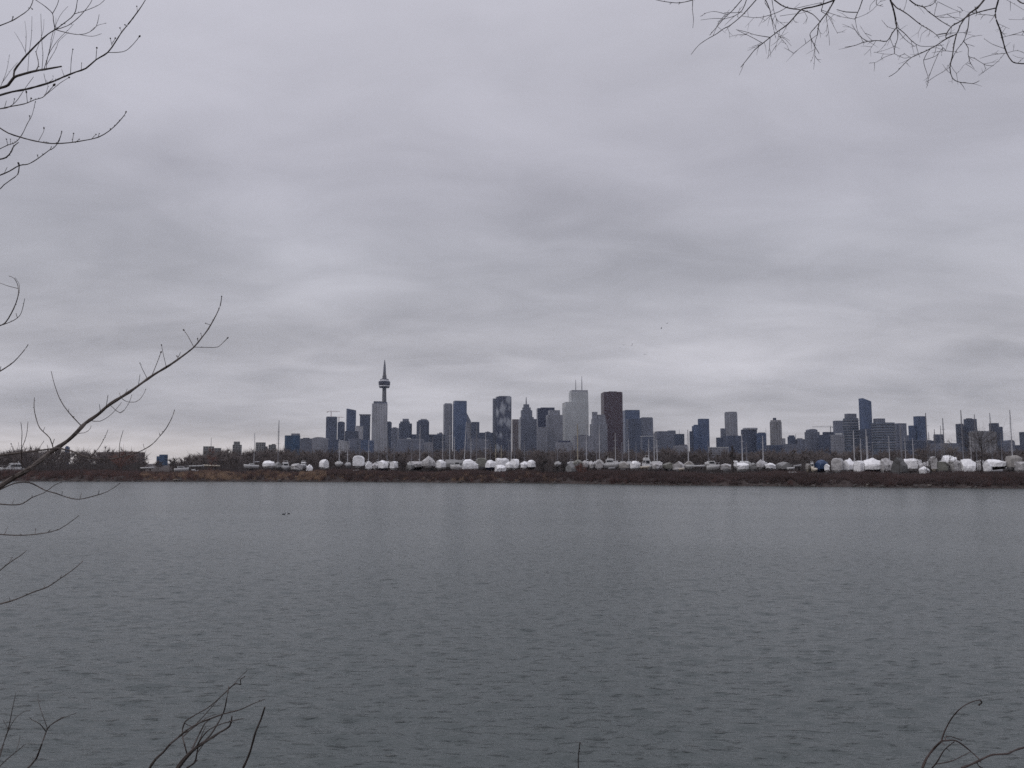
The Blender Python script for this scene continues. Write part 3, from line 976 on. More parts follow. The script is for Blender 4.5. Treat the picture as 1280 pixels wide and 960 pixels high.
def place(px, dY, W, L, B, yaw=None, side=None):
    Y = shore_px(px) + 34 + dY
    p = P(px, HZ, Y)
    if yaw is None:
        if W <= B * 1.15:
            a = math.radians(90 + YB.uniform(-4, 4))
        elif W >= L * 0.97:
            a = math.radians(YB.uniform(-6, 6) + (180 if side == "left" else 0))
        else:
            s = min(1, max(0.05, (W - B * 0.75) / L))
            a = math.pi / 2 - math.asin(s) * (1 if YB.random() < 0.5 else -1)
        if YB.random() < 0.6 and abs(math.sin(a)) > 0.5:
            a += math.pi            # stern towards the water
    else:
        a = math.radians(yaw)
    fit = W / max(0.5, L * abs(math.cos(a)) + B * 0.95 * abs(math.sin(a)))
    fit = min(1.6, max(0.45, fit))
    turn = math.atan2(p.x, Y)            # headings above are taken square to the line of sight
    if abs(math.cos(a)) < 0.3:
        return Y, (p.x, Y, GZ), a - turn, L, B * fit
    return Y, (p.x, Y, GZ), a - turn, L * fit, B * min(1.25, max(0.7, fit))


def wrap(label, x0, x1, ytop, cover="white", hull="white", style="ridge", dY=0, yaw=None, low=None, side=None, name="covered_boat", B=None, L=None, peak=0.0):
    px = (x0 + x1) / 2
    Y0 = shore_px(px) + 34 + dY
    W = (x1 - x0) * Y0 / F * (1.04 if px > 1000 else 0.98)
    L = L or (9.5 if W < 9 else W)
    B = B or (3.3 if W > 4 else max(2.2, W * 0.92))
    if W < 4.2:
        B = W / 1.08
    Y, loc, a, L, B = place(px, dY, W, L, B, yaw, side)
    ztop = P(px, ytop, Y).z - GZ
    zs = (P(px, low, Y).z - GZ) if low else min(2.6, ztop * 0.48)
    zk = max(0.35, zs - 1.9)
    r = thing(name, label, "boat", loc, a, YARD)
    rings, hb = hull_rings(L, B, zk, zs)
    m = MB()
    m.loft(rings, closed=True)
    m.build("hull", M_HULL[hull], r, True)
    # shrink-wrap: skirt, shoulder, ridge
    rr2, nz = [], random.Random(int(x0 * 10))
    n = 13
    bk, bfall, sfall = {"ridge": (0.55, 0.45, 0.06), "dome": (0.42, 0.65, 0.35), "box": (0.72, 0.30, 0.04), "crumple": (0.55, 0.50, 0.12)}[style]
    bk, bfall, sfall = bk * nz.uniform(.85, 1.15), bfall * nz.uniform(.7, 1.2), sfall * nz.uniform(.5, 1.4)
    ph_ = nz.uniform(0, 6)
    crumple = {"ridge": 0.07, "dome": 0.07, "box": 0.07, "crumple": 0.19}[style]
    for i in range(n):
        t = i / (n - 1.0)
        x = (t - 0.5) * L * 1.02
        j = min(len(hb) - 1.001, t * (len(hb) - 1))
        q = j - int(j)
        b = hb[int(j)][1] * (1 - q) + hb[int(j) + 1][1] * q
        zt = hb[int(j)][2] * (1 - q) + hb[int(j) + 1][2] * q
        b = b * 1.05 + 0.06
        bowfall = max(0.0, (t - bk) / (1 - bk))
        stern = max(0.0, (0.16 - t) / 0.16)
        env = 1.0 - bfall * bowfall - sfall * stern - 0.05 * math.sin(math.pi * t * 3.0 + ph_)
        if peak:
            env *= (1 + peak * max(0.0, 1 - abs(t - 0.45) / 0.22)) / (1 + peak)
        H = max(0.25, (ztop - zt) * min(1.0, env))
        c = lambda s=1.0: nz.uniform(-crumple, crumple) * s
        sh = {"ridge": (0.98, 0.26, 0.50, 0.64), "dome": (0.97, 0.42, 0.62, 0.84), "box": (1.0, 0.66, 0.74, 0.92), "crumple": (1.0, 0.30, 0.50, 0.66)}[style]
        ring = []
        half = [(1.0, -0.9, 1), (1.03, 0.06, 1), (sh[0], sh[1] * H, 0), (sh[2], sh[3] * H, 0)]
        for bw, hz_, skirt in half:
            ring.append((x + c(0.6), -b * bw + c(), zt + hz_ + c()))
        ring.append((x + c(0.6), c(0.4), zt + H + c(0.6)))
        for bw, hz_, skirt in reversed(half):
            ring.append((x + c(0.6), b * bw + c(), zt + hz_ + c()))
        rr2.append(ring)
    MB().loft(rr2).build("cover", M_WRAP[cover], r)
    stands(r, L, zk)
    return r


def yacht(label, x0, x1, mast, mtop, hull="white", dY=0, lean=0.0, mcol="pale", yaw=None, tarp=None, deck=None, mth=0.13, side=None):
    """keel yacht on a cradle with its mast left standing"""
    px = (x0 + x1) / 2
    Y0 = shore_px(px) + 34 + dY
    W = (x1 - x0) * Y0 / F
    L = 10.0 if W < 10 else W
    B = 3.1
    Y, loc, a, L, B = place(px, dY, W, L, B, yaw, side)
    zs = (P(px, deck, Y).z - GZ) if deck else 3.9
    zk = zs - 1.5
    r = thing("sailing_yacht", label, "sailboat", loc, a, YARD)
    rings, hb = hull_rings(L, B, zk, zs, flare=0.85, sheer=0.35)
    MB().loft(rings).build("hull", M_HULL[hull], r, True)
    kz = max(0.3, zk - 1.5)
    MB().loft([[(-0.14 * L, -.10, kz), (0.06 * L, -.10, kz), (0.06 * L, .10, kz), (-0.14 * L, .10, kz)],
               [(-0.15 * L, -.16, zk + .25), (0.12 * L, -.16, zk + .25), (0.12 * L, .16, zk + .25), (-0.15 * L, .16, zk + .25)]]).build("keel", M_HULL["black"], r)
    MB().loft([[(-0.44 * L, -.04, zk - .7), (-0.38 * L, -.04, zk - .7), (-0.38 * L, .04, zk - .7), (-0.44 * L, .04, zk - .7)],
               [(-0.47 * L, -.05, zk + .9), (-0.38 * L, -.05, zk + .9), (-0.38 * L, .05, zk + .9), (-0.47 * L, .05, zk + .9)]]).build("rudder", M_HULL["black"], r)
    if tarp:
        rr2, nz = [], random.Random(int(x0 * 7))
        for i in range(11):
            t = i / 10.0
            x, b, zt = hb[i][0] * 0.99, hb[i][1] * 1.05 + 0.05, hb[i][2]
            h = 1.25 * (1 - 0.6 * max(0, (t - 0.5) / 0.5)) + nz.uniform(-.1, .1)
            rr2.append([(x, -b, zt - 0.5), (x, -b * 1.02, zt + .03), (x, -b * 0.5, zt + h * 0.62 + nz.uniform(-.1, .1)), (x, 0, zt + h),
                        (x, b * 0.5, zt + h * 0.62 + nz.uniform(-.1, .1)), (x, b * 1.02, zt + .03), (x, b, zt - 0.5)])
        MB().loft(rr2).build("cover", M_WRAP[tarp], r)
    else:
        cb = MB().loft([[(-0.20 * L, -0.9, zs - .1), (0.18 * L, -0.7, zs), (0.18 * L, 0.7, zs), (-0.20 * L, 0.9, zs - .1)],
                        [(-0.17 * L, -0.75, zs + .62), (0.12 * L, -0.5, zs + .55), (0.12 * L, 0.5, zs + .55), (-0.17 * L, 0.75, zs + .62)]]).build("cabin", M_HULL["white"], r)
        for s in (-1, 1):
            MB().loft([[(-0.14 * L, s * 0.86, zs + .18), (0.11 * L, s * 0.66, zs + .22), (0.10 * L, s * 0.60, zs + .42), (-0.14 * L, s * 0.80, zs + .46)],
                       [(-0.14 * L, s * 0.90, zs + .18), (0.11 * L, s * 0.70, zs + .22), (0.10 * L, s * 0.64, zs + .42), (-0.14 * L, s * 0.84, zs + .46)]]).build("window", M_GLASSD, cb)
    # mast
    mz = P(mast, mtop, Y).z - GZ
    off = (mast - px) * Y / F
    tx = lean * Y / F
    ca, sa = math.cos(a), math.sin(a)
    lx, ly = off * ca * abs(ca), 0.0          # keep the step on the centre line when broadside
    if abs(ca) < 0.6:
        lx, ly = 0.05 * L, 0.0
        wx = off - lx * ca
        ly = -wx * sa if abs(wx) < 0.7 else 0.0
    dx, dy = tx * ca, -tx * sa
    m = MB().tube([(lx, ly, zs - .2), (lx + dx * .5, ly + dy * .5, (zs + mz) / 2), (lx + dx, ly + dy, mz)], [mth * 0.95, mth * 0.9, mth * 0.65], 6)
    mo = m.build("mast", M_MAST[mcol], r)
    for fr, hw in ((0.48, 0.95), (0.74, 0.7)):
        zc = zs + (mz - zs) * fr
        MB().tube([(lx + dx * fr, ly + dy * fr - hw, zc + .12), (lx + dx * fr, ly + dy * fr, zc), (lx + dx * fr, ly + dy * fr + hw, zc + .12)], [.03, .04, .03], 5).build("spreader", M_MAST[mcol], mo)
    rg = MB()
    tip = (lx + dx * .97, ly + dy * .97, mz - .3)
    for e in ((0.5 * L, 0, zs + .3), (-0.49 * L, 0, zs + .1), (lx, -B * .45, zs), (lx, B * .45, zs)):
        rg.tube([tip, e], [.014, .014], 4)
    rg.build("rigging", M_STEEL, mo)
    if not tarp:
        MB().tube([(lx - .15, ly, zs + 1.15), (lx - .36 * L, ly, zs + 1.2)], [.10, .16], 6).build("boom", M_MAST[mcol], r)
    stands(r, L, zk)
    return r


def cruiser(label, x0, x1, ytop, dY=0, hull="white", yaw=None, fly=True, low=None, side=None, name="motor_cruiser", wide=None):
    px = (x0 + x1) / 2
    Y0 = shore_px(px) + 34 + dY
    W = (x1 - x0) * Y0 / F
    L = wide or (9.0 if W < 9 else W)
    B = 3.2 if W > 3.6 else W / 1.08
    Y, loc, a, L, B = place(px, dY, W, L, B, yaw, side)
    ztop = P(px, ytop, Y).z - GZ
    zs = (P(px, low, Y).z - GZ) if low else min(2.7, ztop * 0.55)
    zk = max(0.3, zs - 1.7)
    r = thing(name, label, "boat", loc, a, YARD)
    rings, hb = hull_rings(L, B, zk, zs, sheer=0.4)
    MB().loft(rings).build("hull", M_HULL[hull], r, True)
    ch = (ztop - zs) * (0.58 if fly else 0.92)
    w0, w1 = B * 0.40, B * 0.33
    xa, xb, xc = -0.30 * L, 0.12 * L, 0.27 * L

    def deckhouse(z0, z1, s, q0=1.0):
        return [[(xa * s, -w0 * q0, z0), (xc * s, -w0 * q0 * .75, z0), (xc * s, w0 * q0 * .75, z0), (xa * s, w0 * q0, z0)],
                [(xa * s * .95, -w1 * q0, z1), (xb * s, -w1 * q0 * .85, z1), (xb * s, w1 * q0 * .85, z1), (xa * s * .95, w1 * q0, z1)]]
    cb = MB().loft(deckhouse(zs - .05, zs + ch, 1.0)).build("cabin", M_HULL["white"], r)
    wz0, wz1 = zs + ch * .42, zs + ch * .82
    for s in (-1, 1):
        q = lambda z: w0 + (w1 - w0) * (z - zs) / ch
        MB().loft([[(xa * .86, s * (q(wz0) - .03), wz0), (xb * .95, s * (q(wz0) * .84 - .03), wz0), (xb * .8, s * (q(wz1) * .86 - .03), wz1), (xa * .86, s * (q(wz1) - .03), wz1)],
                   [(xa * .86, s * (q(wz0) + .03), wz0), (xb * .95, s * (q(wz0) * .84 + .06), wz0), (xb * .8, s * (q(wz1) * .86 + .06), wz1), (xa * .86, s * (q(wz1) + .03), wz1)]]).build("window", M_GLASSD, cb)
    MB().box((xa * .98 - .02, 0, zs + ch * .55), (.08, w0 * 1.3, ch * .5)).build("window", M_GLASSD, cb)
    if fly:
        MB().loft(deckhouse(zs + ch, zs + ch + (ztop - zs - ch) * .45, .72, .9)).build("flybridge", M_HULL["white"], r)
        m = MB()
        for s in (-1, 1):
            m.tube([(xa * .6, s * w1 * .8, zs + ch), (xa * .5, s * w1 * .75, ztop)], [.05, .05], 5)
        m.tube([(xa * .5, -w1 * .75, ztop), (xa * .5, w1 * .75, ztop)], [.05, .05], 5)
        m.build("radar_arch", M_HULL["white"], r)
    m = MB()
    top = [(h[0], h[1] * .93, h[2] + .65) for h in hb[5:]]
    for s in (-1, 1):
        m.tube([(x, s * b, z) for x, b, z in top], [.025] * len(top), 4)
        for (x, b, z) in top[::2]:
            m.tube([(x, s * b, z - .65), (x, s * b, z)], [.022, .022], 4)
    m.build("rail", M_MAST["pale"], r)
    stands(r, L, zk)
    return r


def dinghy(label, x0, x1, ymid, dY=-14, hull="white", upturned=False, yaw=0, name="dinghy", z=None):
    px = (x0 + x1) / 2
    Y = shore_px(px) + 34 + dY
    W = (x1 - x0) * Y / F
    p = P(px, ymid, Y)
    g = float(ground_z(p.x, Y))
    r = thing(name, label, "boat", (p.x, Y, g), math.radians(yaw), YARD)
    h = 0.75
    zb = max(0.25, p.z - g - 0.35)
    rings, hb = hull_rings(W, max(1.3, W * .36), zb, zb + h, flare=.9)
    if upturned:
        rings = [[(x, y, 2 * zb + h - z_) for x, y, z_ in rg] for rg in rings]
    MB().loft(rings).build("hull", M_HULL[hull], r, True)
    m = MB()
    for x in (-.25 * W, .2 * W):
        m.box((x, 0, (zb + .12) / 2 - .02), (.25, 1.0, zb + .16))
    m.build("trestle", M_STAND, r)
    if not upturned:
        m = MB()
        for x in (-.22 * W, .1 * W):
            m.box((x, 0, zb + h * .9), (.28, hb[5][1] * 1.6, .05))
        m.build("thwart", M_HULL["cream"], r)
    return r


# left end
cruiser("white workboat with a tall wheelhouse at the far left edge", 2, 33, 576.5, dY=6, low=585.5, yaw=186, name="workboat")
dinghy("white open boat with raised bow, just right of the long low building", 176.5, 192.5, 585.5, dY=-4, yaw=4, name="motorboat", hull="white")
cruiser("low white motorboat below the bare trees left of the long white hull", 218.5, 236, 582.5, dY=2, fly=False, low=585.5, yaw=3, name="motorboat")
dinghy("long white hull lying flat left of the red bush", 237, 255, 583.2, dY=6, yaw=2, name="motorboat")
dinghy("cream hull lying half behind the red bush", 254, 274, 582.8, dY=9, yaw=182, hull="cream", name="motorboat")
dinghy("small white dinghy on the bank below the long white hull, left one of two", 239.5, 244, 588.3, dY=-12, yaw=10)
dinghy("small white dinghy on the bank below the long white hull, right one of two", 243.5, 248.2, 589.5, dY=-15, yaw=20)
yacht("white yacht lying broadside with a tall pale mast, left of the bright wrapped boat", 305, 323.5, 317.6, 541, dY=0, yaw=184, deck=581.2)
wrap("bright white wrapped boat sloping to its bow, right of the broadside yacht", 330, 343.5, 575.8, low=580, yaw=-35)
yacht("grey tarped yacht with one very tall dark mast", 341, 353, 346.9, 525, hull="grey", dY=8, mcol="grey", tarp="grey", deck=582, mth=0.16)
cruiser("grey white cruiser just right of the tall dark mast", 350, 362.5, 576, dY=3, hull="grey", low=583)
wrap("low grey covered boat at the foot of the cobalt glass block", 361, 378, 579.2, cover="clear", hull="grey", style="crumple", low=583.5)
cruiser("small grey cabin boat with a raised cabin below the long low block", 374, 384.5, 576, dY=8, hull="grey", low=582)
wrap("small white tarped boat beside the tan reeds", 383.5, 390.5, 580.5, low=585.5, dY=-8, L=5, style="crumple")
wrap("white wrapped boat with rounded end standing alone over the tan reeds", 397.6, 410.2, 574.0, style="dome", low=581, yaw=120)
dinghy("tiny white skiff at the foot of the lone rounded white wrap", 407, 410.8, 585.4, dY=-6, yaw=20)
yacht("white yacht seen end on with dark window slits, left of the grey end on yacht", 418.6, 429, 423.5, 549, deck=578.4, yaw=88)
yacht("grey yacht seen end on, left of the biggest bright wrap", 430.7, 439, 434, 556, hull="grey", deck=580, yaw=92)
wrap("biggest bright white wrapped boat, tall rounded shape seen end on", 441, 455.6, 569.6, style="box", low=579, yaw=86, B=3.9)
dinghy("small white dinghy lying below the biggest bright wrap", 441.5, 449.2, 589, dY=-14, yaw=4)
wrap("small white wrap with a pointed gable, right of the biggest bright wrap", 456, 465.2, 576.8, low=582.5, yaw=93)
yacht("yacht hidden behind the pointed gable wrap, pale mast showing", 455, 466, 458.6, 550, dY=18)
wrap("small grey covered boat between two bright white wraps", 464.6, 472.4, 578.3, cover="clear", style="crumple", low=583)
yacht("yacht behind the small grey covered boat, thin mast", 467, 479, 473.4, 552, dY=20, mcol="grey")
wrap("white wrapped boat with a dark hull under its skirt, below the broad shouldered tower", 473.4, 487, 575.3, hull="navy", style="dome", low=582, yaw=60)
yacht("yacht behind the dark hulled white wrap, thin grey mast", 479, 490, 484.2, 556, dY=20, mcol="grey")
wrap("white wrapped boat left of the dark bush gap", 488, 498.6, 576.8, low=582, style="box", yaw=65, dY=0)
yacht("yacht behind the last white wrap before the dark bush gap", 487, 498, 492.2, 555, dY=20, mcol="grey")
wrap("small grey tarped boat just right of the dark bush gap", 509, 517.5, 578.5, cover="grey", hull="grey", style="crumple", low=583)
wrap("low pale wrapped boat left of the crumpled tall wrap", 513, 530.5, 576.6, cover="clear", hull="black", low=581, dY=4, yaw=25)
yacht("yacht behind the low pale wrap, mast against the dark shouldered tower", 519, 531, 524.7, 531, dY=22, mcol="pale")
wrap("tall crumpled translucent wrap with a dark seam, below the low dark gap", 527.6, 543.6, 569.8, cover="clear", style="crumple", low=580, B=4.2)
yacht("yacht behind the tall crumpled wrap, short grey mast", 534, 546, 540.6, 546, dY=20, mcol="grey")
wrap("white wrapped boat with a dark band between two pale tiers", 545.5, 559.5, 574.6, hull="white", low=581, style="dome", yaw=55)
wrap("long grey green tarped boat behind the small white bow", 556, 582, 574.3, cover="grey", low=580.5, dY=7, style="ridge", yaw=5, hull="grey")
cruiser("small white motorboat in front of the long grey green tarp", 563, 577.5, 576.8, dY=-5, fly=False, low=582, yaw=178, name="motorboat")
yacht("yacht with bright pale mast standing before the left paired tower", 556, 568, 562.3, 533, dY=20)
yacht("yacht with shorter pale mast right of the bright mast at the paired towers", 563, 575, 567.6, 546, dY=26)
yacht("yacht whose pale mast leans to the right before the sloping glass crest", 574, 587, 580, 527, lean=2.6, dY=16, mth=0.16)
wrap("smooth white dome of a wrapped boat with a sloping left end", 578, 598.6, 573.9, style="dome", low=583, yaw=12, L=7.2)
wrap("drab grey tarped boat behind the smooth white dome", 595.6, 608, 572.4, cover="olive", hull="grey", low=580, dY=10, style="box")
yacht("yacht with thin dark mast behind the drab grey tarp, left of the pale mast", 590, 602, 595.6, 530, dY=22, mcol="grey")
yacht("yacht with a straight pale mast right of the drab grey tarp", 601, 613, 606.9, 541, dY=16, mth=0.16)
wrap("white wrapped boat over a dark hull, right of the straight pale mast", 608, 621, 575, hull="navy", low=581, style="dome", yaw=50)
wrap("broad bright white wrap behind, below the patterned tower", 619.5, 637.5, 572.7, low=580, style="box", dY=8, yaw=20)
wrap("crumpled white wrap low in front of the broad bright wrap", 618.8, 634, 581, style="crumple", low=586, dY=-8, yaw=20, L=7)
wrap("narrow white wrap between the broad bright wrap and the upright white wrap", 631, 641, 577, low=582, dY=-2)
wrap("upright bright white wrap at the foot of the tall mast by the patterned tower", 638.6, 650.4, 573.8, low=582, style="box", yaw=70)
wrap("small crumpled white wrap right of the upright bright wrap", 650.8, 660.6, 576.5, low=582, style="crumple")
wrap("white wrap over a black hull, last of the bright wraps before the woods", 659.4, 670.8, 574.8, hull="black", low=580.5, style="dome", yaw=60)
for a_ in ((614, 626, 619.6, 556, "left one of two thin tan masts below the patterned tower"), (621, 633, 626.6, 556.5, "right one of two thin tan masts below the patterned tower"),
           (630, 642, 636, 552, "thin mast close left of the tall pale mast"), (637.5, 649.5, 643, 554, "thin mast close right of the tall pale mast")):
    yacht("yacht with the " + a_[4], a_[0], a_[1], a_[2], a_[3], dY=24, mcol="tan" if a_[2] < 630 else "grey")
yacht("yacht with the tall pale mast rising along the right edge of the patterned tower", 633, 645, 639.1, 521, dY=16, mth=0.16)
# in front of and right of the woods
wrap("grey translucent teepee shaped cover with a white cap, standing in the brush", 707.6, 721, 576, cover="grey", hull="grey", style="ridge", low=586, dY=-14, peak=0.35, yaw=70, B=4)
yacht("olive hulled yacht with a tall tan based mast below the twin antenna tower", 716, 729, 722, 530, hull="grey", tarp="olive", mcol="tan", deck=579, mth=0.19)
wrap("small grey white boat among scrub, right of the olive hulled yacht", 727, 735.8, 575.5, cover="clear", hull="grey", style="crumple", low=581)
wrap("mottled grey wrapped boat among scrub below the jagged pale blue tower", 734.6, 744, 576.3, cover="clear", hull="grey", style="crumple", low=582)
wrap("mottled pale boat at the foot of the mast left of the red brown tower", 743, 753.4, 574.6, cover="clear", hull="white", style="crumple", low=581)
yacht("yacht with a pale mast just left of the red brown tower", 743, 756, 749.7, 531, dY=12, tarp="tan")
yacht("yacht with a short thin mast left of the red brown tower", 739, 751, 745.6, 553, dY=22, mcol="grey")
yacht("yacht with a thin pale mast before the jagged pale blue tower", 727, 740, 733, 527, dY=22)
cruiser("white motor cruiser with a dark waterline below the red brown tower", 752.6, 774, 571.2, low=579.5, yaw=8)
dinghy("grey dinghy in the brush below the dark waterline cruiser", 760.5, 769, 586, dY=-10, hull="grey", yaw=-10)
wrap("small tan tarped boat right of the dark waterline cruiser", 774, 786, 576.5, cover="tan", hull="grey", low=582, style="crumple", dY=4)
yacht("yacht with a thin mast before the red brown tower", 764, 776, 769.6, 541, dY=20)
yacht("yacht with a short thin mast at the right edge of the red brown tower", 772, 784, 778, 552, dY=24, mcol="grey")
wrap("white rounded wrap left of the tall white stern", 788.6, 801, 576, style="dome", hull="white", low=581.5, yaw=30, L=7)
dinghy("white skiff lying below the white rounded wrap", 788.5, 794, 585.8, dY=-8, yaw=3)
cruiser("tall white cruiser showing its stern with dark windows", 800, 814.5, 569.2, low=581.5, yaw=118, wide=8.5)
dinghy("low cream boat below the tall white cruiser stern", 800.5, 812, 584.6, dY=-8, yaw=6, hull="cream")
wrap("pale tarped boat right of the tall white cruiser stern", 815, 827, 578.3, cover="clear", hull="grey", style="crumple", low=582.5)
wrap("long low drab tarp between two pale boats below the mid height slab", 826, 843, 578, cover="olive", hull="grey", low=582, dY=6)
wrap("crumpled grey wrapped boat below the dark end block of the cluster", 841.5, 855.5, 576.6, cover="clear", hull="grey", style="crumple", low=583)
dinghy("small cream dinghy by the crumpled grey wrap", 849, 855.6, 587, dY=-12, hull="cream", yaw=10)
yacht("yacht with two tone pale mast, left of the pair beside the mid height slab", 812, 824, 818.2, 539, dY=18)
yacht("yacht with the shorter right mast of the pair beside the mid height slab", 817, 829, 821.9, 550, dY=10, mth=0.16)
yacht("yacht with a thin pale mast at the right end of the central cluster", 805, 817, 811, 549, dY=24)
yacht("yacht with a lone pale mast in the sky gap left of the stepped blue trio", 855, 867, 861, 537, dY=12, mth=0.2, tarp="tan", deck=581)
dinghy("white open hull lying broadside below the lone pale mast", 866, 882, 583.3, dY=0, yaw=4, name="motorboat")
cruiser("white motorboat with a dark side window, right of the open hull", 884, 898.6, 575.6, fly=False, low=582, yaw=3, name="motorboat", dY=1)
wrap("low grey covered boat left of the dark narrow tree", 901.5, 913, 579.5, cover="clear", hull="grey", style="crumple", low=583)
wrap("small white wrap touching the right side of the dark narrow tree", 916.4, 922, 576, low=580, style="box", dY=14)
wrap("white wrap with a dark opening, pointing right, beside the dark narrow tree", 920.6, 936, 578.2, cover="white", hull="white", style="ridge", low=583, yaw=15, L=8)
yacht("yacht with a pale mast before the ring crowned block", 921, 934, 927.6, 543, dY=16, mth=0.18)
yacht("yacht with a faint thin mast right of the pale mast at the ring crowned block", 927, 939, 933, 553, dY=24, mcol="grey")
wrap("grey covered boat between the dark opening wrap and the peaked white wrap", 936, 946, 578.5, cover="grey", hull="grey", low=582.5, style="crumple", dY=5)
wrap("white peaked wrap beside a thin mast below the blue slab", 945.5, 956.6, 573.6, cover="clear", hull="white", style="ridge", peak=0.4, low=581)
yacht("yacht with a pale mast before the blue slab beside the ring crowned block", 947, 960, 953.6, 545, dY=14, mth=0.18)
wrap("low pale boat right of the white peaked wrap", 956, 968.5, 578.6, cover="white", hull="grey", style="crumple", low=582.5)
wrap("long drab grey tarp below the round shouldered striped tower", 968, 988.5, 577.3, cover="grey", hull="black", style="crumple", low=582, dY=4)
dinghy("white skiff lying below the right end of the long drab grey tarp", 984, 993.6, 586.2, dY=-6, yaw=4)
dinghy("long upturned white dinghy in the brush below the white skiff", 985.4, 998.6, 591.4, dY=-20, yaw=2, upturned=True)
dinghy("grey boat on trestles between the drab tarp and the cream boats", 992.5, 1002, 583, dY=0, hull="grey", yaw=2)
wrap("small cream upright boat, left of the two beside the blue tarp", 1007.4, 1011.8, 579.6, cover="tan", hull="cream", low=584, style="box", L=5)
cruiser("small cream boat with a post, right of the two beside the blue tarp", 1011.6, 1017.6, 576.5, hull="cream", low=583.5, wide=5.5, yaw=95)
wrap("boat under a bright blue tarp", 1020, 1036.4, 574.6, cover="blue", hull="navy", style="dome", low=582.5, yaw=40, L=7.5)
wrap("small white bundle of a boat against the right end of the blue tarp", 1031, 1036.2, 580, low=583.5, style="crumple", dY=-6, L=3.2)
dinghy("grey white tender tipped in the brush below the blue tarp", 1016, 1022, 587.6, dY=-10, yaw=60, hull="cream")
# right hand rows
wrap("big boxy grey white wrap seen end on, right of the blue tarp", 1040, 1054.4, 572.8, cover="clear", style="box", low=584, yaw=86)
wrap("white wrap rising to a rounded peak beside the boxy grey white wrap", 1054, 1070.6, 571.8, style="ridge", peak=0.35, low=583, yaw=60, B=3.6)
wrap("white wrap with vertical folds between the rounded peak and the dark hulled wrap", 1069, 1083, 575.8, style="box", low=585, yaw=65)
wrap("white peaked wrap over a dark hull with a black hole in its side", 1080, 1105, 571.8, hull="black", style="ridge", peak=0.35, low=583, yaw=16, L=6.4)
wrap("crumpled translucent wrap leaning against the dark grey tent end", 1101, 1118.4, 572.8, cover="clear", style="crumple", low=584.5, yaw=40)
wrap("charcoal tarp end under a white ridge, biggest cover on the right", 1116, 1135, 571.4, cover="dark", hull="grey", style="ridge", low=586, yaw=78, B=4.0, dY=-6)
wrap("silver white wrap stretched beside the charcoal tarp", 1131, 1151, 573.2, low=582, style="box", yaw=10, dY=6)
wrap("pale wrap under bare branches left of the round pale cover", 1149, 1162, 577.2, cover="clear", style="crumple", low=584)
wrap("small white wrap low on the bank under bare branches", 1150, 1160, 583, low=588.5, dY=-10, style="crumple", L=5)
wrap("round pale cover standing tall among bare trees", 1162, 1170.5, 570.6, cover="clear", hull="cream", style="box", low=582, B=2.0)
wrap("dark tarped boat with a pale window right of the round pale cover", 1169, 1183, 577, cover="olive", hull="grey", low=584, style="box")
wrap("white wrap behind the dark tarped boat, tattered top", 1178.4, 1196.4, 568.8, low=578, dY=14, style="crumple", yaw=30, L=6.5)
wrap("grey white wrap crossed by a thin dark trunk", 1187, 1203.5, 575.6, cover="clear", low=585, style="box", yaw=50)
wrap("broad bright wrap with a grey inner panel, left of the two dark trunks", 1200.6, 1222.6, 573.6, cover="white", low=585.5, style="ridge", yaw=30, L=6, B=3.4)
wrap("narrow grey white wrap between the two dark trunks", 1222, 1230, 575, cover="clear", low=584, style="box", dY=4)
wrap("narrow white wrap just right of the right dark trunk", 1229, 1239.4, 575, low=585, style="ridge")
wrap("white wrap over a long black hull near the right edge", 1233.4, 1256, 574, hull="black", low=579.5, style="dome", yaw=6, L=4.9)
wrap("low white wrap behind the long black hull", 1251, 1266, 576, low=582, style="crumple", dY=12)
wrap("tan grey wrap high at the right edge", 1261.5, 1277, 569.3, cover="tan", hull="grey", low=580, style="box", yaw=40)
wrap("pale wrap cut by the right edge of view", 1271, 1291, 577, cover="clear", low=584, style="box", dY=-4, yaw=20)
dinghy("grey dinghy in the brush below the long black hull", 1240, 1254, 589.5, dY=-10, hull="grey", yaw=3)
for a_ in ((1069, 538, "before the balcony tower with the ring top", "pale", 0.16), (1083.2, 537, "left one before the slanted blue tower", "pale", 0.16), (1086, 545, "middle one of three below the slanted blue tower", "pale", 0.14),
           (1090.4, 552, "shortest of three below the slanted blue tower", "grey", 0.12), (1126.6, 530, "before the sloping shouldered tower", "grey", 0.18), (1161, 516, "tallest, just right of the blue stepped tower pair", "grey", 0.17),
           (1163.4, 540, "short, beside the tall one at the stepped pair", "grey", 0.11), (1169.1, 536.5, "left of the small dark blue block", "grey", 0.13), (1177.1, 532, "behind the small dark blue block", "grey", 0.10),
           (1182.2, 522.6, "right of the small dark blue block", "grey", 0.17), (1205.5, 512.4, "tall, before the left of two dark towers", "grey", 0.18), (1222.4, 518, "at the right edge of the taller dark tower", "grey", 0.15),
           (1241.8, 516, "above the stepping down tower", "grey", 0.13), (1267.2, 512, "tall, right of the dome roofed hall", "pale", 0.18), (1264.8, 546, "short, before the dome roofed hall", "pale", 0.12)):
    yacht("yacht laid up behind the wraps, mast " + a_[2], a_[0] - 6, a_[0] + 6, a_[0], a_[1], dY=22 if a_[0] < 1100 else 26, mcol=a_[3], mth=a_[4] * 1.05)
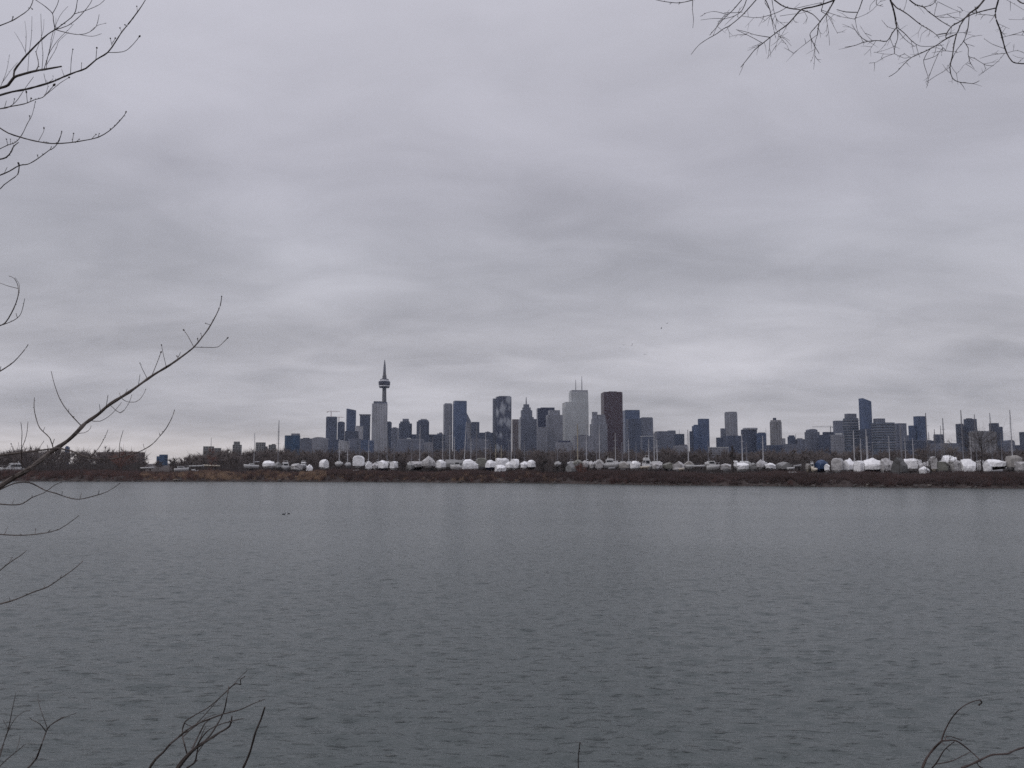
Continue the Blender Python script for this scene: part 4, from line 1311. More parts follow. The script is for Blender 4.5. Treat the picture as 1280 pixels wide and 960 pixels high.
for px, top, lab, col in ((449, 556, "left of the biggest bright wrap", "grey"), (514.5, 551, "right of the dark bush gap", "grey"), (536, 548, "behind the left part of the tall crumpled wrap", "grey"),
                          (553.4, 543, "left of the bright mast at the paired towers", "pale"), (588.5, 548, "between the leaning mast and the dark mast", "pale"), (613, 552, "right of the straight pale mast", "grey"),
                          (655.5, 551, "over the small crumpled wrap before the woods", "grey"), (697.2, 553, "in the woods below the grey hall", "grey"), (713.6, 550, "over the grey teepee cover", "grey"),
                          (786.4, 549, "before the block beside the red brown tower", "pale"), (795.5, 553, "over the white rounded wrap", "grey"), (886, 551, "below the tallest slab of the blue trio", "grey"),
                          (1076, 548, "between the two balcony buildings", "pale"), (1113, 545, "before the right part of the wide balcony block", "pale"), (1131.5, 547, "close right of the sloping shouldered tower mast", "pale"),
                          (1143, 548, "before the blue stepped pair", "pale"), (1213.5, 543, "before the taller dark tower", "pale"), (1252, 541, "right of the stepping down tower", "grey")):
    yacht("yacht laid up behind the wraps, mast " + lab, px - 6, px + 6, px, top, dY=28, mcol=col, mth=0.12)
# ------------------------------------------------------------------ brush, woods and trees on the far shore


def brush(name, label, mat, n, px_range, seed, hmin, hmax, d0, d1, twigs, rad, density=None, lean=0.35):
    r = np.random.default_rng(seed)
    px = r.uniform(px_range[0], px_range[1], n)
    if density is not None:
        px = px[r.random(n) < density(px)]
    n = len(px)
    u = (px - 640) / F
    d = d0 + (d1 - d0) * r.random(n) ** 0.9
    Y = np.full(n, 240.0)
    for _ in range(10):
        Y = shore_y(u * Y) + d
    X = u * Y
    Z = ground_z(X, Y)
    hs = r.uniform(hmin, hmax, n) * (0.75 + 0.45 * (0.5 + 0.5 * np.sin(X * 0.21 + np.sin(X * 0.07) * 2)))
    # clumps: each one a spray of twigs fanning from its foot
    hs = hs * np.where(px > 1000, 0.70, 0.74)
    k = twigs
    B = np.repeat(np.stack([X, Y, Z - 0.1], 1), k, 0) + r.normal(0, 1, (n * k, 3)) * np.array([0.35, 0.35, 0.0])
    H = np.repeat(hs, k) * r.uniform(0.55, 1.05, n * k)
    dirs = r.normal(0, lean, (n * k, 2))
    # start part of the twigs half way up, as forks
    f = r.random(n * k) < 0.5
    B[:, 2] += np.where(f, H * r.uniform(0.2, 0.6, n * k), 0)
    H = np.where(f, H * 0.5, H)
    T = B + np.stack([dirs[:, 0] * H, dirs[:, 1] * H, H], 1)
    v, fc = cones(B, T, np.full(n * k, rad) * r.uniform(0.6, 1.3, n * k))
    o = np_mesh(name, v, fc, mat)
    return tag(o, label, "brush", None, "stuff")


patch = lambda px: 0.5 + 0.5 * np.sin(px * 0.031 + 1.2) * np.sin(px * 0.083)
brush("shore_brush", "dark maroon brown leafless brush along the far bank", M_BRUSH["dark"], 9000, (-260, 1560), 31, 1.5, 2.9, 0.8, 24, 24, 0.055,
      lambda px: np.where(px < 250, 0.45, np.where(px < 415, 0.45, 1.0)))
brush("russet_brush", "russet leafless brush along the far bank on the left", M_BRUSH["red"], 4600, (-260, 1560), 32, 1.2, 2.4, 0.6, 20, 22, 0.055,
      lambda px: np.where(px < 270, 0.9, np.where(px < 680, 0.45 * patch(px) + 0.15, 0.30 * patch(px))))
brush("dry_reeds", "tan dry reeds in patches along the far bank", M_BRUSH["tan"], 3600, (180, 700), 33, 1.2, 2.4, 0.8, 15, 26, 0.035,
      lambda px: np.where((px > 255) & (px < 290), 0.9, np.where((px > 376) & (px < 408), 1.0, np.where(px < 376, 0.35 * (0.4 + patch(px)), 0.07))), lean=0.16)

# rocks and pale driftwood at the water's edge
sr = random.Random(77)
m = MB()
for i in range(420):
    px = sr.uniform(-150, 1450)
    Y = shore_px(px)
    x = (px - 640) / F * Y
    y = float(shore_y(x)) + sr.uniform(-0.9, 1.5)
    s = sr.uniform(0.12, 0.5) * (1.5 if sr.random() < 0.08 else 1)
    m.ball((x, y, float(ground_z(x, y)) + s * 0.15), (s * sr.uniform(.8, 1.6), s, s * sr.uniform(.4, .8)), 5, 3)
tag(m.build("shore_stones", M_STONE), "loose grey stones along the far waterline", "stones", None, "stuff")
for px, w, lab in ((224, 9, "pale driftwood log at the far waterline below the low white motorboat"), (1083, 3.2, "short pale driftwood stump at the far waterline below the black hulled peaked wrap"),
                   (1159, 5, "thin pale driftwood log at the far waterline below the round pale cover")):
    Y = shore_px(px)
    x = (px - 640) / F * Y
    y = float(shore_y(x)) + 0.6
    z = float(ground_z(x, y)) + .25
    h = w * Y / F / 2
    m = MB().tube([(-h, 0, 0), (-h * .3, .1, .1), (h * .4, -.1, .05), (h, .15, .22)], [.25, .26, .2, .09], 7)
    m.tube([(h * .4, -.1, .1), (h * .6, -.3, .5), (h * .65, -.3, .8)], [.09, .06, .02], 5)
    o = m.build("driftwood_log", M_WOODP)
    o.location = (x, y, z)
    tag(o, lab, "driftwood")


def tree_twigs(r, base, h, spread, nlimb, ntw, trunk_r, tw_r, low=0.25, up=0.7, fl=1.0):
    """limbs and twigs of one bare tree as cone arrays (base, tip, radius)"""
    bs, ts, rs = [], [], []
    x0, y0, z0 = base
    for i in range(nlimb):
        t = low + (0.95 - low) * r.random()
        a = r.random() * 6.283
        ln = spread * (1.15 - 0.75 * t) * (0.6 + 0.5 * r.random())
        b = np.array([x0, y0, z0 + h * t * 0.85])
        e = b + np.array([math.cos(a) * ln, math.sin(a) * ln, ln * up * (0.5 + r.random()) * fl])
        e[2] = min(e[2], z0 + h * (0.98 - 0.10 * r.random()))
        bs.append(b)
        ts.append(e)
        rs.append(trunk_r * 0.35 * (1.1 - t))
        k = ntw // nlimb
        s = r.random(k) ** 0.7
        p = b[None] + (e - b)[None] * s[:, None]
        dv = (e - b)[None] / max(ln, 0.1) * 0.5 + r.normal(0, 0.55, (k, 3)) + np.array([0, 0, 0.35 * fl])
        q = p + dv * (spread * 0.30 * (0.5 + r.random((k, 1))))
        bs += list(p)
        ts += list(q)
        rs += list(np.full(k, tw_r) * r.uniform(0.6, 1.3, k))
    return bs, ts, rs


# the bare woods between the boats and the city read as one mass
TOPS = [(-400, 563), (0, 565), (40, 560.5), (100, 561.5), (150, 563), (178, 566), (182, 580), (215, 580), (228, 572), (252, 566), (275, 561), (290, 563), (320, 562), (340, 561), (352, 559),
        (375, 563), (430, 563), (470, 564), (520, 562), (560, 561), (600, 561.5), (650, 562.5), (700, 563), (760, 562.5), (800, 563.5), (850, 562), (890, 562.5), (930, 563.5), (980, 563.5),
        (1030, 563), (1080, 563.5), (1130, 563), (1165, 559.5), (1200, 562), (1240, 563), (1280, 562), (1700, 562)]
TPX, TTY = [t[0] for t in TOPS], [t[1] for t in TOPS]
wr = np.random.default_rng(88)
BS, TS, RS = [], [], []
for i in range(1500):
    px = wr.uniform(-330, 1620)
    top = np.interp(px, TPX, TTY) + wr.uniform(-0.5, 6.5) + 1.6 * math.sin(px * 0.21 + 2 * math.sin(px * .05)) + (wr.uniform(-6, 0) if wr.random() < .16 else 0)
    if top > 578:
        continue
    Y = wr.uniform(330, 520)
    p = P(px, top, Y)
    h = p.z - GZ
    if h < 2.5:
        continue
    bs, ts, rs = tree_twigs(wr, (p.x, Y, GZ), h, min(4.5, 0.5 * h) * wr.uniform(.8, 1.2), 10, 150, 0.30, 0.125)
    BS += bs
    TS += ts
    RS += rs
    BS.append(np.array([p.x, Y, GZ - 0.1]))
    TS.append(np.array([p.x + wr.normal(0, .3), Y, GZ + h * 0.95]))
    RS.append(0.22)
v, f = cones(np.array(BS), np.array(TS), np.array(RS))
tag(np_mesh("bare_woods", v, f, M_WOOD), "grey brown bare woods behind the stored boats", "woods", None, "stuff")
# undergrowth inside the woods
br_ = np.random.default_rng(91)
n = 45000
px = br_.uniform(-330, 1620, n)
Y = br_.uniform(300, 540, n)
top = np.interp(px, TPX, TTY)
keep = top < 578
px, Y = px[keep], Y[keep]
X = (px - 640) / F * Y
n = len(px)
B = np.stack([X, Y, np.full(n, GZ - .1)], 1)
H = br_.uniform(1.5, 6.5, n)
T = B + np.stack([br_.normal(0, .35, n) * H, br_.normal(0, .35, n) * H, H], 1)
v, f = cones(B, T, br_.uniform(.06, .15, n))
tag(np_mesh("wood_undergrowth", v, f, M_WOODD), "dark undergrowth inside the bare woods", "undergrowth", None, "stuff")


def tree(label, px, ytop, Y, spread_px, mat, ntw=420, nlimb=16, tw=0.045, low=0.25, trunk=0.16, name="bare_tree", cat="tree", fl=1.0, seed=None, ground=None):
    r = np.random.default_rng(seed or int(px * 13 + ytop))
    p = P(px, ytop, Y)
    g = float(ground_z(p.x, Y))
    h = p.z - g
    root = thing(name, label, cat, (p.x, Y, g), 0.0, "single trees on the far shore")
    sp = spread_px * Y / F / 2
    m = MB()
    pts = [(0, 0, -0.15)]
    for i in range(1, 7):
        pts.append((r.normal(0, .04) * h * .25, r.normal(0, .04) * h * .25, h * .95 * i / 6))
    m.tube(pts, [trunk * (1.25 if i == 0 else 1 - i / 6.6) for i in range(7)], 6)
    m.build("trunk", mat, root)
    bs, ts, rs = tree_twigs(r, (0, 0, 0), h, sp, nlimb, ntw, trunk, tw, low=low, fl=fl)
    v, f = cones(np.array(bs), np.array(ts), np.array(rs))
    np_mesh("crown", v, f, mat, root)
    return root


YS = lambda px, d: shore_px(px) + d
tree("tall bare tree with twin dark trunks before the pale striped block", 1225.5, 537, YS(1225, 16), 84, M_WOODD, 620, 20, 0.022, 0.30, 0.24)
tree("slim dark trunk close left of the tall bare tree", 1218.6, 556, YS(1218, 14), 22, M_WOODD, 160, 10, 0.02, 0.45, 0.15)
tree("thin dark sapling in front of the grey white wrap on the right", 1186.4, 563, YS(1186, 15), 26, M_WOODD, 200, 10, 0.02, 0.4, 0.12)
tree("thin bare tree with grey fan crown left of the round pale cover", 1157, 556, YS(1157, 18), 46, M_WOOD, 420, 16, 0.022, 0.3, 0.10)
tree("black trunked small tree before the tattered white wraps", 1162.5, 570, YS(1162, 14), 12, M_WOODD, 120, 8, 0.03, 0.2, 0.2)
tree("straight dark sapling before the silver white wrap", 1146.6, 566, YS(1146, 15), 10, M_WOODD, 80, 8, 0.02, 0.5, 0.12)
tree("straight dark sapling before the charcoal tarp", 1123, 563, YS(1123, 14), 16, M_WOODD, 110, 8, 0.02, 0.5, 0.10)
tree("dark narrow tree standing alone among low boats below the wide dark blue block", 915.4, 552, YS(915, 20), 13, M_WOODD, 520, 22, 0.055, 0.05, 0.22)
tree("reddish bare bush rising in front of the cream hull", 265.6, 556, YS(265, 18), 17, M_WOODR, 380, 18, 0.035, 0.02, 0.10, name="bare_bush", cat="bush")
tree("dark round crowned tree right of the small blue glass block", 219.5, 568, YS(219, 60), 16, M_WOODD, 380, 14, 0.05, 0.15, 0.18)
tree("dark small tree leaning by the round crowned tree", 213, 572.5, YS(213, 66), 10, M_WOODD, 220, 12, 0.05, 0.15, 0.15)
tree("pale grey bare tree left of the square grey concrete block", 243, 566.8, YS(243, 120), 20, M_WOODP, 420, 16, 0.05, 0.2, 0.2)
tree("pale bare tree touching the square grey concrete block", 251, 566, YS(251, 130), 15, M_WOODP, 340, 16, 0.05, 0.2, 0.2)
tree("bare brown tree over the white workboat at the far left", 33, 562, YS(33, 50), 30, M_WOOD, 420, 16, 0.05, 0.2, 0.22)
tree("bushy bare tree at the far left edge", 5, 567, YS(5, 45), 26, M_WOOD, 380, 16, 0.05, 0.2, 0.2)
tree("bare brown tree in front of the left part of the long low building", 66, 563, YS(66, 48), 36, M_WOOD, 480, 18, 0.05, 0.2, 0.22)
tree("bare tree before the middle of the long low building", 108, 565, YS(108, 42), 34, M_WOOD, 460, 18, 0.05, 0.15, 0.2)
tree("russet bare tree before the right end of the long low building", 152, 567, YS(152, 36), 40, M_WOODR, 480, 18, 0.045, 0.05, 0.18)
tree("dark bush in the gap between two groups of bright wraps", 503, 574.5, YS(503, 24), 15, M_WOODD, 420, 18, 0.045, 0.03, 0.12, name="bare_bush", cat="bush")
tree("dark brown tree clump, left of three in front of the boats by the grey hall", 679, 573, YS(679, 18), 24, M_WOODD, 560, 18, 0.04, 0.03, 0.14)
tree("dark brown tree, middle of three in front of the boats below the low grey hall", 692, 572, YS(692, 16), 22, M_WOOD, 520, 18, 0.04, 0.03, 0.14)
tree("dark bush, right of three in front of the boats, beside the grey teepee cover", 704, 574.5, YS(704, 19), 16, M_WOODD, 420, 18, 0.04, 0.03, 0.12, name="bare_bush", cat="bush")
tree("dark russet bush right of the grey teepee cover", 727, 580, YS(727, 15), 18, M_WOODR, 360, 16, 0.035, 0.03, 0.10, name="bare_bush", cat="bush")
tree("pale domed bare tree behind the boats right of the patterned tower", 656, 562.8, YS(656, 150), 20, M_WOODP, 460, 18, 0.055, 0.25, 0.2)
tree("pale bare trees tip rising among thin masts on the right", 1189, 545, YS(1189, 260), 26, M_WOODP, 420, 16, 0.07, 0.3, 0.25)
tree("grey bare tree leaning over the low dark block among thin masts", 1181, 551, YS(1181, 220), 22, M_WOODP, 380, 16, 0.06, 0.3, 0.22)

# ------------------------------------------------------------------ near trees and shrubs


def catmull(pts, rad, step):
    out, ro = [], []
    n = len(pts)
    for i in range(n - 1):
        p0, p1, p2, p3 = pts[max(i - 1, 0)], pts[i], pts[i + 1], pts[min(i + 2, n - 1)]
        k = max(2, min(6, int((p2 - p1).length / step)))
        for j in range(k):
            t = j / k
            out.append(0.5 * ((2 * p1) + (p2 - p0) * t + (2 * p0 - 5 * p1 + 4 * p2 - p3) * t * t + (3 * p1 - p0 - 3 * p2 + p3) * t ** 3))
            ro.append(rad[i] * (1 - t) + rad[i + 1] * t)
    out.append(pts[-1])
    ro.append(rad[-1])
    return out, ro


BRN = random.Random(3)
STEM_W = 1.0


def pix(q):
    """photo pixel of a world point"""
    c, s = math.cos(PITCH), math.sin(PITCH)
    dy, dz = q.y, q.z - EYE
    fz, uz = dy * c + dz * s, dz * c - dy * s
    return 640 + F * q.x / fz, 480 - F * uz / fz


def stem(m, px_pts, w0, w1, Y0, Y1, nodes=True, bud=0.0, wig=0.5, sides=6, prev=None):
    """a woody stem through photo pixels with widths in pixels, running from depth Y0 to Y1"""
    w0, w1 = w0 * STEM_W, w1 * STEM_W
    root_pt = None
    if prev:                     # a side twig springs from the nearest point of the wood already there
        best, lim = None, 9.0
        for q in prev:
            qx, qy = pix(q)
            dd = math.hypot(qx - px_pts[0][0], qy - px_pts[0][1])
            if dd < lim:
                best, lim = q, dd
        if best is not None:
            root_pt = best
            Y1 = best.y + (Y1 - Y0)
            Y0 = best.y
    L = [0.0]
    for a, b in zip(px_pts, px_pts[1:]):
        L.append(L[-1] + math.hypot(b[0] - a[0], b[1] - a[1]))
    pts, rad = [], []
    for i, (a, b) in enumerate(px_pts):
        t = L[i] / max(L[-1], 1e-6)
        Y = Y0 + (Y1 - Y0) * t + BRN.uniform(-.015, .015) * Y0 * (0 < i < len(px_pts) - 1)
        jx, jy = (BRN.uniform(-wig, wig), BRN.uniform(-wig, wig)) if 0 < i < len(px_pts) - 1 else (0, 0)
        pts.append(P(a + jx, b + jy, Y))
        rad.append((w0 + (w1 - w0) * t) * Y / F / 2)
    if root_pt is not None:
        pts[0] = root_pt.copy()
    p, r = catmull(pts, rad, 6 * Y0 / F)
    if prev is not None:
        prev += p
    # knots along the stem
    for i in range(1, len(r) - 1):
        r[i] *= BRN.uniform(0.88, 1.18)
    m.tube(p, r, sides)
    if bud:
        q, e = p[-1], (p[-1] - p[-2]).normalized()
        s = bud * Y1 / F / 2
        m.tube([q - e * s * 0.6, q + e * s * 0.6, q + e * s * 1.8, q + e * s * 2.9], [s * .5, s, s * .9, s * .15], 6)
    if nodes:
        for i in range(2, len(p) - 1):
            if BRN.random() < 0.30:
                s = min(max(r[i] * 1.5, 0.55 * Y0 / F), 0.9 * Y0 / F)
                e = Vector((BRN.uniform(-1, 1), BRN.uniform(-1, 1), BRN.uniform(-.2, 1))).normalized()
                m.tube([p[i], p[i] + e * s * 1.3, p[i] + e * s * 2.4], [s * .55, s * .6, s * .1], 5)
    return p


def branch_obj(name, mat, root, stems, Y, spread=0.25):
    m = MB()
    for s in stems:
        pts, w0, w1, bud = s[0], s[1], s[2], (s[3] if len(s) > 3 else 0)
        dy = BRN.uniform(-spread, spread)
        stem(m, pts, w0, w1, Y, Y + (dy if len(s) < 5 else s[4]), bud=bud)
    o = m.build(name, mat, root)
    return o


# left tree: its trunk stands just outside the frame, limbs reach into view
LY = 3.0
lt = thing("bare_tree", "budding bare tree at the left edge, its twiggy limbs reaching over the water", "tree", (P(-190, 579, LY).x, LY, bank_z(LY)), 0.0)
LTX, LTZ = lt.location.x, lt.location.z
tm = MB()
tp = [Vector((0, 0, -0.2)), Vector((.03, 0, .8)), Vector((-.02, .03, 1.8)), Vector((.04, 0, 2.8)), Vector((0, -.03, 3.8)), Vector((.06, 0, 4.8)), Vector((.02, .05, 6.2))]
p_, r_ = catmull(tp, [.15, .115, .10, .085, .07, .05, .012], 0.1)
tm.tube(p_, r_, 12)
tm.build("trunk", M_BARK, lt)


def left_branch(stems, mat=M_BARKD, Y=LY, spread=0.22):
    """first stem is the limb; it is carried on to the trunk outside the frame"""
    main = stems[0]
    x0, y0 = main[0][0]
    k = main[1]
    back = [(-186, y0 + 95), (-120, y0 + 52), (-60, y0 + 20)]
    m = MB()
    prev = []
    stem(m, back + [(x0, y0)], k * 1.9 + 0.5, k, LY, Y, nodes=False, prev=prev)
    for s in stems:
        stem(m, s[0], s[1], s[2], Y, Y + BRN.uniform(-spread, spread), bud=(s[3] if len(s) > 3 else 0), prev=prev)
    o = m.build("branch", mat)
    o.parent = lt
    # mesh was laid out in world space: bring it into the tree's own space
    o.data.transform(Matrix.Translation(-Vector(lt.location)))
    return o


left_branch([([(0, 110), (10, 106), (17, 97), (30, 92), (45, 89), (60, 86), (77, 83)], 3.6, 2.0),
             ([(17, 97), (18, 88), (25, 78), (33, 69), (48, 53), (60, 43), (69, 37)], 2.6, 1.5),
             ([(69, 37), (67, 25), (66, 17), (56, 8), (45, 0), (36, -8)], 1.2, .7), ([(66, 17), (71, 7), (75, -6)], .9, .6),
             ([(69, 37), (80, 29), (93, 17), (97, 0), (99, -10)], 1.2, .7), ([(93, 17), (110, 12), (125, 5), (134, -4)], .9, .5),
             ([(69, 37), (85, 32), (100, 20), (113, 5), (117, -6)], 1.1, .6),
             ([(69, 37), (85, 41), (100, 43), (112, 40), (120, 33), (124, 18)], 1.0, .5), ([(100, 43), (115, 45), (127, 42)], .7, .4), ([(112, 36), (122, 32), (133, 29)], .6, .4),
             ([(45, 89), (48, 80), (45, 65)], 1.2, .8, 1.6), ([(53, 86), (54, 70), (52, 50), (51, 17)], .8, .4), ([(58, 86), (60, 70), (68, 56), (77, 45), (85, 38), (92, 30)], .8, .4),
             ([(56, 86), (62, 62), (66, 42), (75, 20), (85, 8)], .8, .4), ([(36, 91), (36, 70), (39, 45), (40, 20)], .7, .35), ([(33, 69), (27, 55), (18, 40)], .6, .3),
             ([(30, 65), (33, 42), (31, 26)], .6, .3), ([(60, 80), (70, 62), (74, 52), (86, 40)], .7, .35), ([(62, 70), (68, 40), (70, 22)], .5, .3),
             ([(44, 62), (54, 40), (55, 24)], .5, .3), ([(0, 105), (8, 90), (12, 68)], .6, .3), ([(3, 104), (14, 88), (22, 78)], .5, .3)])
left_branch([([(0, 119), (15, 115), (32, 112), (50, 107), (65, 102), (80, 96), (95, 90), (107, 85), (120, 75), (135, 65), (145, 52), (152, 40), (160, 30), (168, 20), (177, 8), (184, -4)], 2.8, 1.1),
             ([(135, 65), (145, 66), (157, 63), (167, 55), (174, 46)], .9, .7, 2.4), ([(87, 92), (89, 75), (91, 62)], .8, .6, 1.8), ([(117, 77), (121, 60)], .8, .6, 2.4),
             ([(100, 88), (102, 79)], .8, .7, 1.2), ([(141, 56), (138, 48)], .6, .5, 2.0), ([(143, 55), (144, 48)], .6, .5, 2.2), ([(152, 42), (150, 35)], .6, .5, 2.0), ([(158, 33), (156, 31)], .6, .5, 1.8),
             ([(166, 22), (171, 15), (171, 8)], .6, .5, 1.8), ([(60, 104), (55, 95), (55, 92)], .7, .5), ([(80, 96), (77, 86)], .6, .4), ([(55, 106), (66, 99), (66, 94)], .6, .4)])
left_branch([([(0, 136), (15, 133), (30, 130), (45, 124), (53, 122), (60, 115), (67, 107)], 1.5, .8, 3.0), ([(53, 122), (65, 112), (75, 104), (86, 97)], .9, .6, 2.4),
             ([(0, 141), (10, 134), (20, 127), (28, 115), (32, 110), (42, 96)], .9, .5), ([(32, 128), (33, 116)], .7, .6, 2.2), ([(38, 127), (39, 123)], .7, .6, 2.4), ([(18, 132), (18, 124)], .7, .5, 1.6), ([(5, 136), (8, 126)], .7, .5),
             ([(56, 120), (60, 108), (58, 100)], .6, .4)])
left_branch([([(0, 32), (15, 26), (25, 20), (35, 12), (40, 4), (42, -4)], 1.4, .9), ([(15, 26), (16, 22)], .8, .7, 1.6), ([(38, 9), (40, 11)], .8, .7, 1.8)])
left_branch([([(0, 160), (10, 166), (25, 171), (45, 176), (65, 179), (85, 179), (105, 176), (122, 172), (137, 163), (148, 153), (155, 144), (157.5, 140)], 1.7, 1.0, 2.2),
             ([(73, 179), (76, 170), (77, 165)], .8, .6, 1.5), ([(92, 178), (92, 167)], .8, .6, 2.0), ([(118, 172), (120, 168)], .7, .6, 1.8), ([(50, 174), (54, 165), (55, 161)], .6, .5, 1.8), ([(122, 171), (124, 167)], .7, .6, 1.6), ([(97, 177), (99, 174)], .7, .6, 1.6), ([(136, 164), (138, 161)], .7, .6, 1.6)])
left_branch([([(0, 219), (12, 214), (24, 207), (35, 205), (48, 198), (60, 189), (68, 184), (74, 176), (77, 166)], 1.6, .8, 1.2), ([(48, 199), (47, 194)], .8, .6, 1.8), ([(24, 207), (22, 218), (15, 224), (5, 231), (0, 236), (-8, 240)], 1.3, .9),
             ([(24, 208), (23, 204)], 2.0, 1.8, 2.6), ([(62, 188), (64, 184)], .7, .6, 1.4), ([(8, 215), (9, 209)], .6, .5)])
left_branch([([(0, 186), (10, 181), (20, 178), (28, 168), (34, 155), (40, 143), (44, 128)], 1.1, .6, 1.3), ([(8, 181), (8, 174)], .6, .5, 1.8), ([(13, 180), (13, 174)], .6, .5, 1.5), ([(36, 150), (37, 145)], .6, .5, 2.0)])
left_branch([([(0, 199), (8, 197), (14, 190), (17, 184), (23, 178)], 2.0, 1.0)])
left_branch([([(0, 407), (7, 403), (14, 392), (20, 380), (23, 367), (22, 357), (18, 348), (11, 345)], 1.6, .6), ([(20, 380), (24, 366), (24, 355), (19, 347)], .9, .4), ([(18, 362), (10, 358), (-2, 353)], .8, .5),
             ([(0, 406), (10, 404), (18, 400), (24, 395), (28, 387), (31, 373)], 1.2, .5), ([(23, 396), (20, 392)], .8, .5)], M_BARK)
left_branch([([(0, 464), (8, 459), (17, 452), (26, 443), (32, 435), (35, 431)], 1.5, .9, 1.2), ([(1, 463), (1, 458)], .8, .6)], M_BARK)
# the long diagonal limb
left_branch([([(0, 608), (16, 598), (32, 589), (48, 577), (62, 566), (72, 559), (84, 551), (95, 542), (107, 529), (122, 518), (137, 506), (162, 490), (190, 470), (212, 457), (228, 445), (242, 434), (252, 422), (260, 411), (270, 395), (275, 382), (277, 371)], 6.4, .9, 1.6),
             ([(242, 434), (258, 434), (272, 434), (280, 427), (284, 423)], .9, .7, 2.0), ([(241, 433), (235, 420), (230, 413)], .8, .6, 2.2), ([(250, 424), (251, 417)], .7, .5, 1.4), ([(262, 409), (257, 404)], .7, .5, 1.5), ([(247, 428), (247, 423)], .7, .6, 1.8),
             ([(190, 469), (197, 452), (201, 441)], .9, .6, 2.0), ([(206, 457), (204, 442), (202, 432)], .7, .5, 1.6), ([(182, 474), (178, 460), (175, 454)], .7, .5, 1.4), ([(175, 480), (175, 468)], .7, .5), ([(222, 449), (221, 445)], .7, .6, 1.8), ([(225, 447), (226, 440)], .5, .4),
             ([(150, 499), (158, 502), (170, 502), (178, 496), (182, 487)], .8, .5, 1.1), ([(140, 509), (150, 516), (160, 505), (165, 493)], .8, .4), ([(112, 527), (125, 527), (140, 517), (152, 503)], 1.0, .5), ([(140, 511), (150, 516), (156, 512)], .7, .4),
             ([(95, 545), (105, 541), (112, 537), (114, 532)], .8, .5), ([(104, 532), (85, 515), (75, 500), (68, 480), (64, 464)], 1.3, .7), ([(135, 508), (135, 494)], .8, .6), ([(125, 516), (124, 505)], .8, .5), ([(149, 499), (149, 491)], .7, .5), ([(159, 492), (159, 486)], .7, .5),
             ([(68, 561), (62, 548), (50, 535), (45, 522), (43, 510), (43, 497)], 1.3, .8), ([(68, 556), (68, 549)], .9, .7), ([(85, 516), (86, 511)], .7, .5), ([(55, 540), (56, 534)], .6, .5), ([(60, 567), (59, 556)], .6, .5)], M_BARK)
left_branch([([(28, 592), (27, 566), (27, 540), (26, 528)], 1.0, .6), ([(27, 560), (33, 545), (35, 527)], .8, .5), ([(40, 585), (48, 563), (55, 551)], .8, .5), ([(18, 597), (17, 565), (14, 555)], .6, .4, 1.6), ([(23, 585), (23, 553)], .5, .4)], M_BARKR)
left_branch([([(72, 560), (90, 564), (105, 570), (120, 573), (138, 574), (155, 570), (168, 567), (178, 563), (190, 555), (200, 545), (208, 535), (215, 522), (218, 513)], 1.9, .8, 1.2),
             ([(113, 572), (123, 560), (132, 545), (135, 537)], .8, .5), ([(148, 571), (150, 555), (154, 538)], .8, .5), ([(200, 545), (199, 541)], .7, .5), ([(180, 562), (179, 555)], .6, .5)], M_BARK)
left_branch([([(0, 612), (18, 604), (35, 603), (45, 607), (58, 613), (70, 617), (85, 622), (100, 624), (115, 621), (130, 616), (140, 611), (150, 604)], 1.8, .8), ([(100, 624), (102, 616)], .7, .5), ([(122, 619), (124, 613)], .7, .5), ([(75, 618), (78, 614)], .6, .5)], M_BARK)
left_branch([([(0, 630), (15, 631), (28, 629), (40, 622), (55, 616), (68, 607), (76, 603)], 1.6, .7, 1.4), ([(16, 630), (18, 624)], .6, .5), ([(40, 622), (40, 619)], .7, .5)], M_BARK)
left_branch([([(0, 668), (20, 669), (40, 668), (60, 666), (75, 661), (88, 653), (98, 645)], 1.6, .7, 1.1), ([(5, 668), (10, 658)], .7, .5), ([(43, 668), (45, 660)], .7, .5), ([(60, 666), (63, 662)], .6, .5)], M_BARK)
left_branch([([(0, 713), (10, 704), (20, 698), (28, 692), (33, 688)], 1.4, .7), ([(0, 706), (9, 705)], 1.0, .6), ([(12, 703), (15, 697)], .8, .6, 1.4)], M_BARK)
left_branch([([(0, 755), (20, 749), (40, 741), (60, 733), (75, 723), (88, 715), (97, 708), (103, 702)], 1.8, .9, 1.2), ([(75, 723), (77, 719)], .7, .5), ([(55, 735), (56, 731)], .7, .5), ([(11, 751), (12, 747)], .6, .5)], M_BARK)

# right tree: trunk beyond the right edge, drooping twigs along the top
RY = 5.0
rt = thing("bare_tree", "bare tree leaning in over the top right corner, only its drooping twigs in view", "tree", (P(1560, 579, RY).x, RY, bank_z(RY)), 0.0)
tm = MB()
RO = Vector(rt.location)
limb_px = [(1558, 380), (1548, 150), (1522, -20), (1462, -62), (1390, -68), (1280, -60), (1150, -48), (1010, -42), (900, -34), (815, -24)]
tp = [Vector((0, 0, -0.25)), Vector((.05, 0, 1.2)), Vector((0, .06, 2.4))] + [P(a, b, RY + .15 * math.sin(a * .01)) - RO for a, b in limb_px]
p_, r_ = catmull(tp, [.19, .15, .135, .125, .115, .10, .075, .06, .05, .04, .03, .02, .008], 0.12)
tm.tube(p_, r_, 12)
p_, r_ = catmull([P(1558, 380, RY) - RO, P(1575, 150, RY + .2) - RO, P(1565, -80, RY + .5) - RO, P(1590, -300, RY + .6) - RO], [.09, .095, .07, .02], .12)
tm.tube(p_, r_, 10)
tm.build("trunk", M_BARKD, rt)


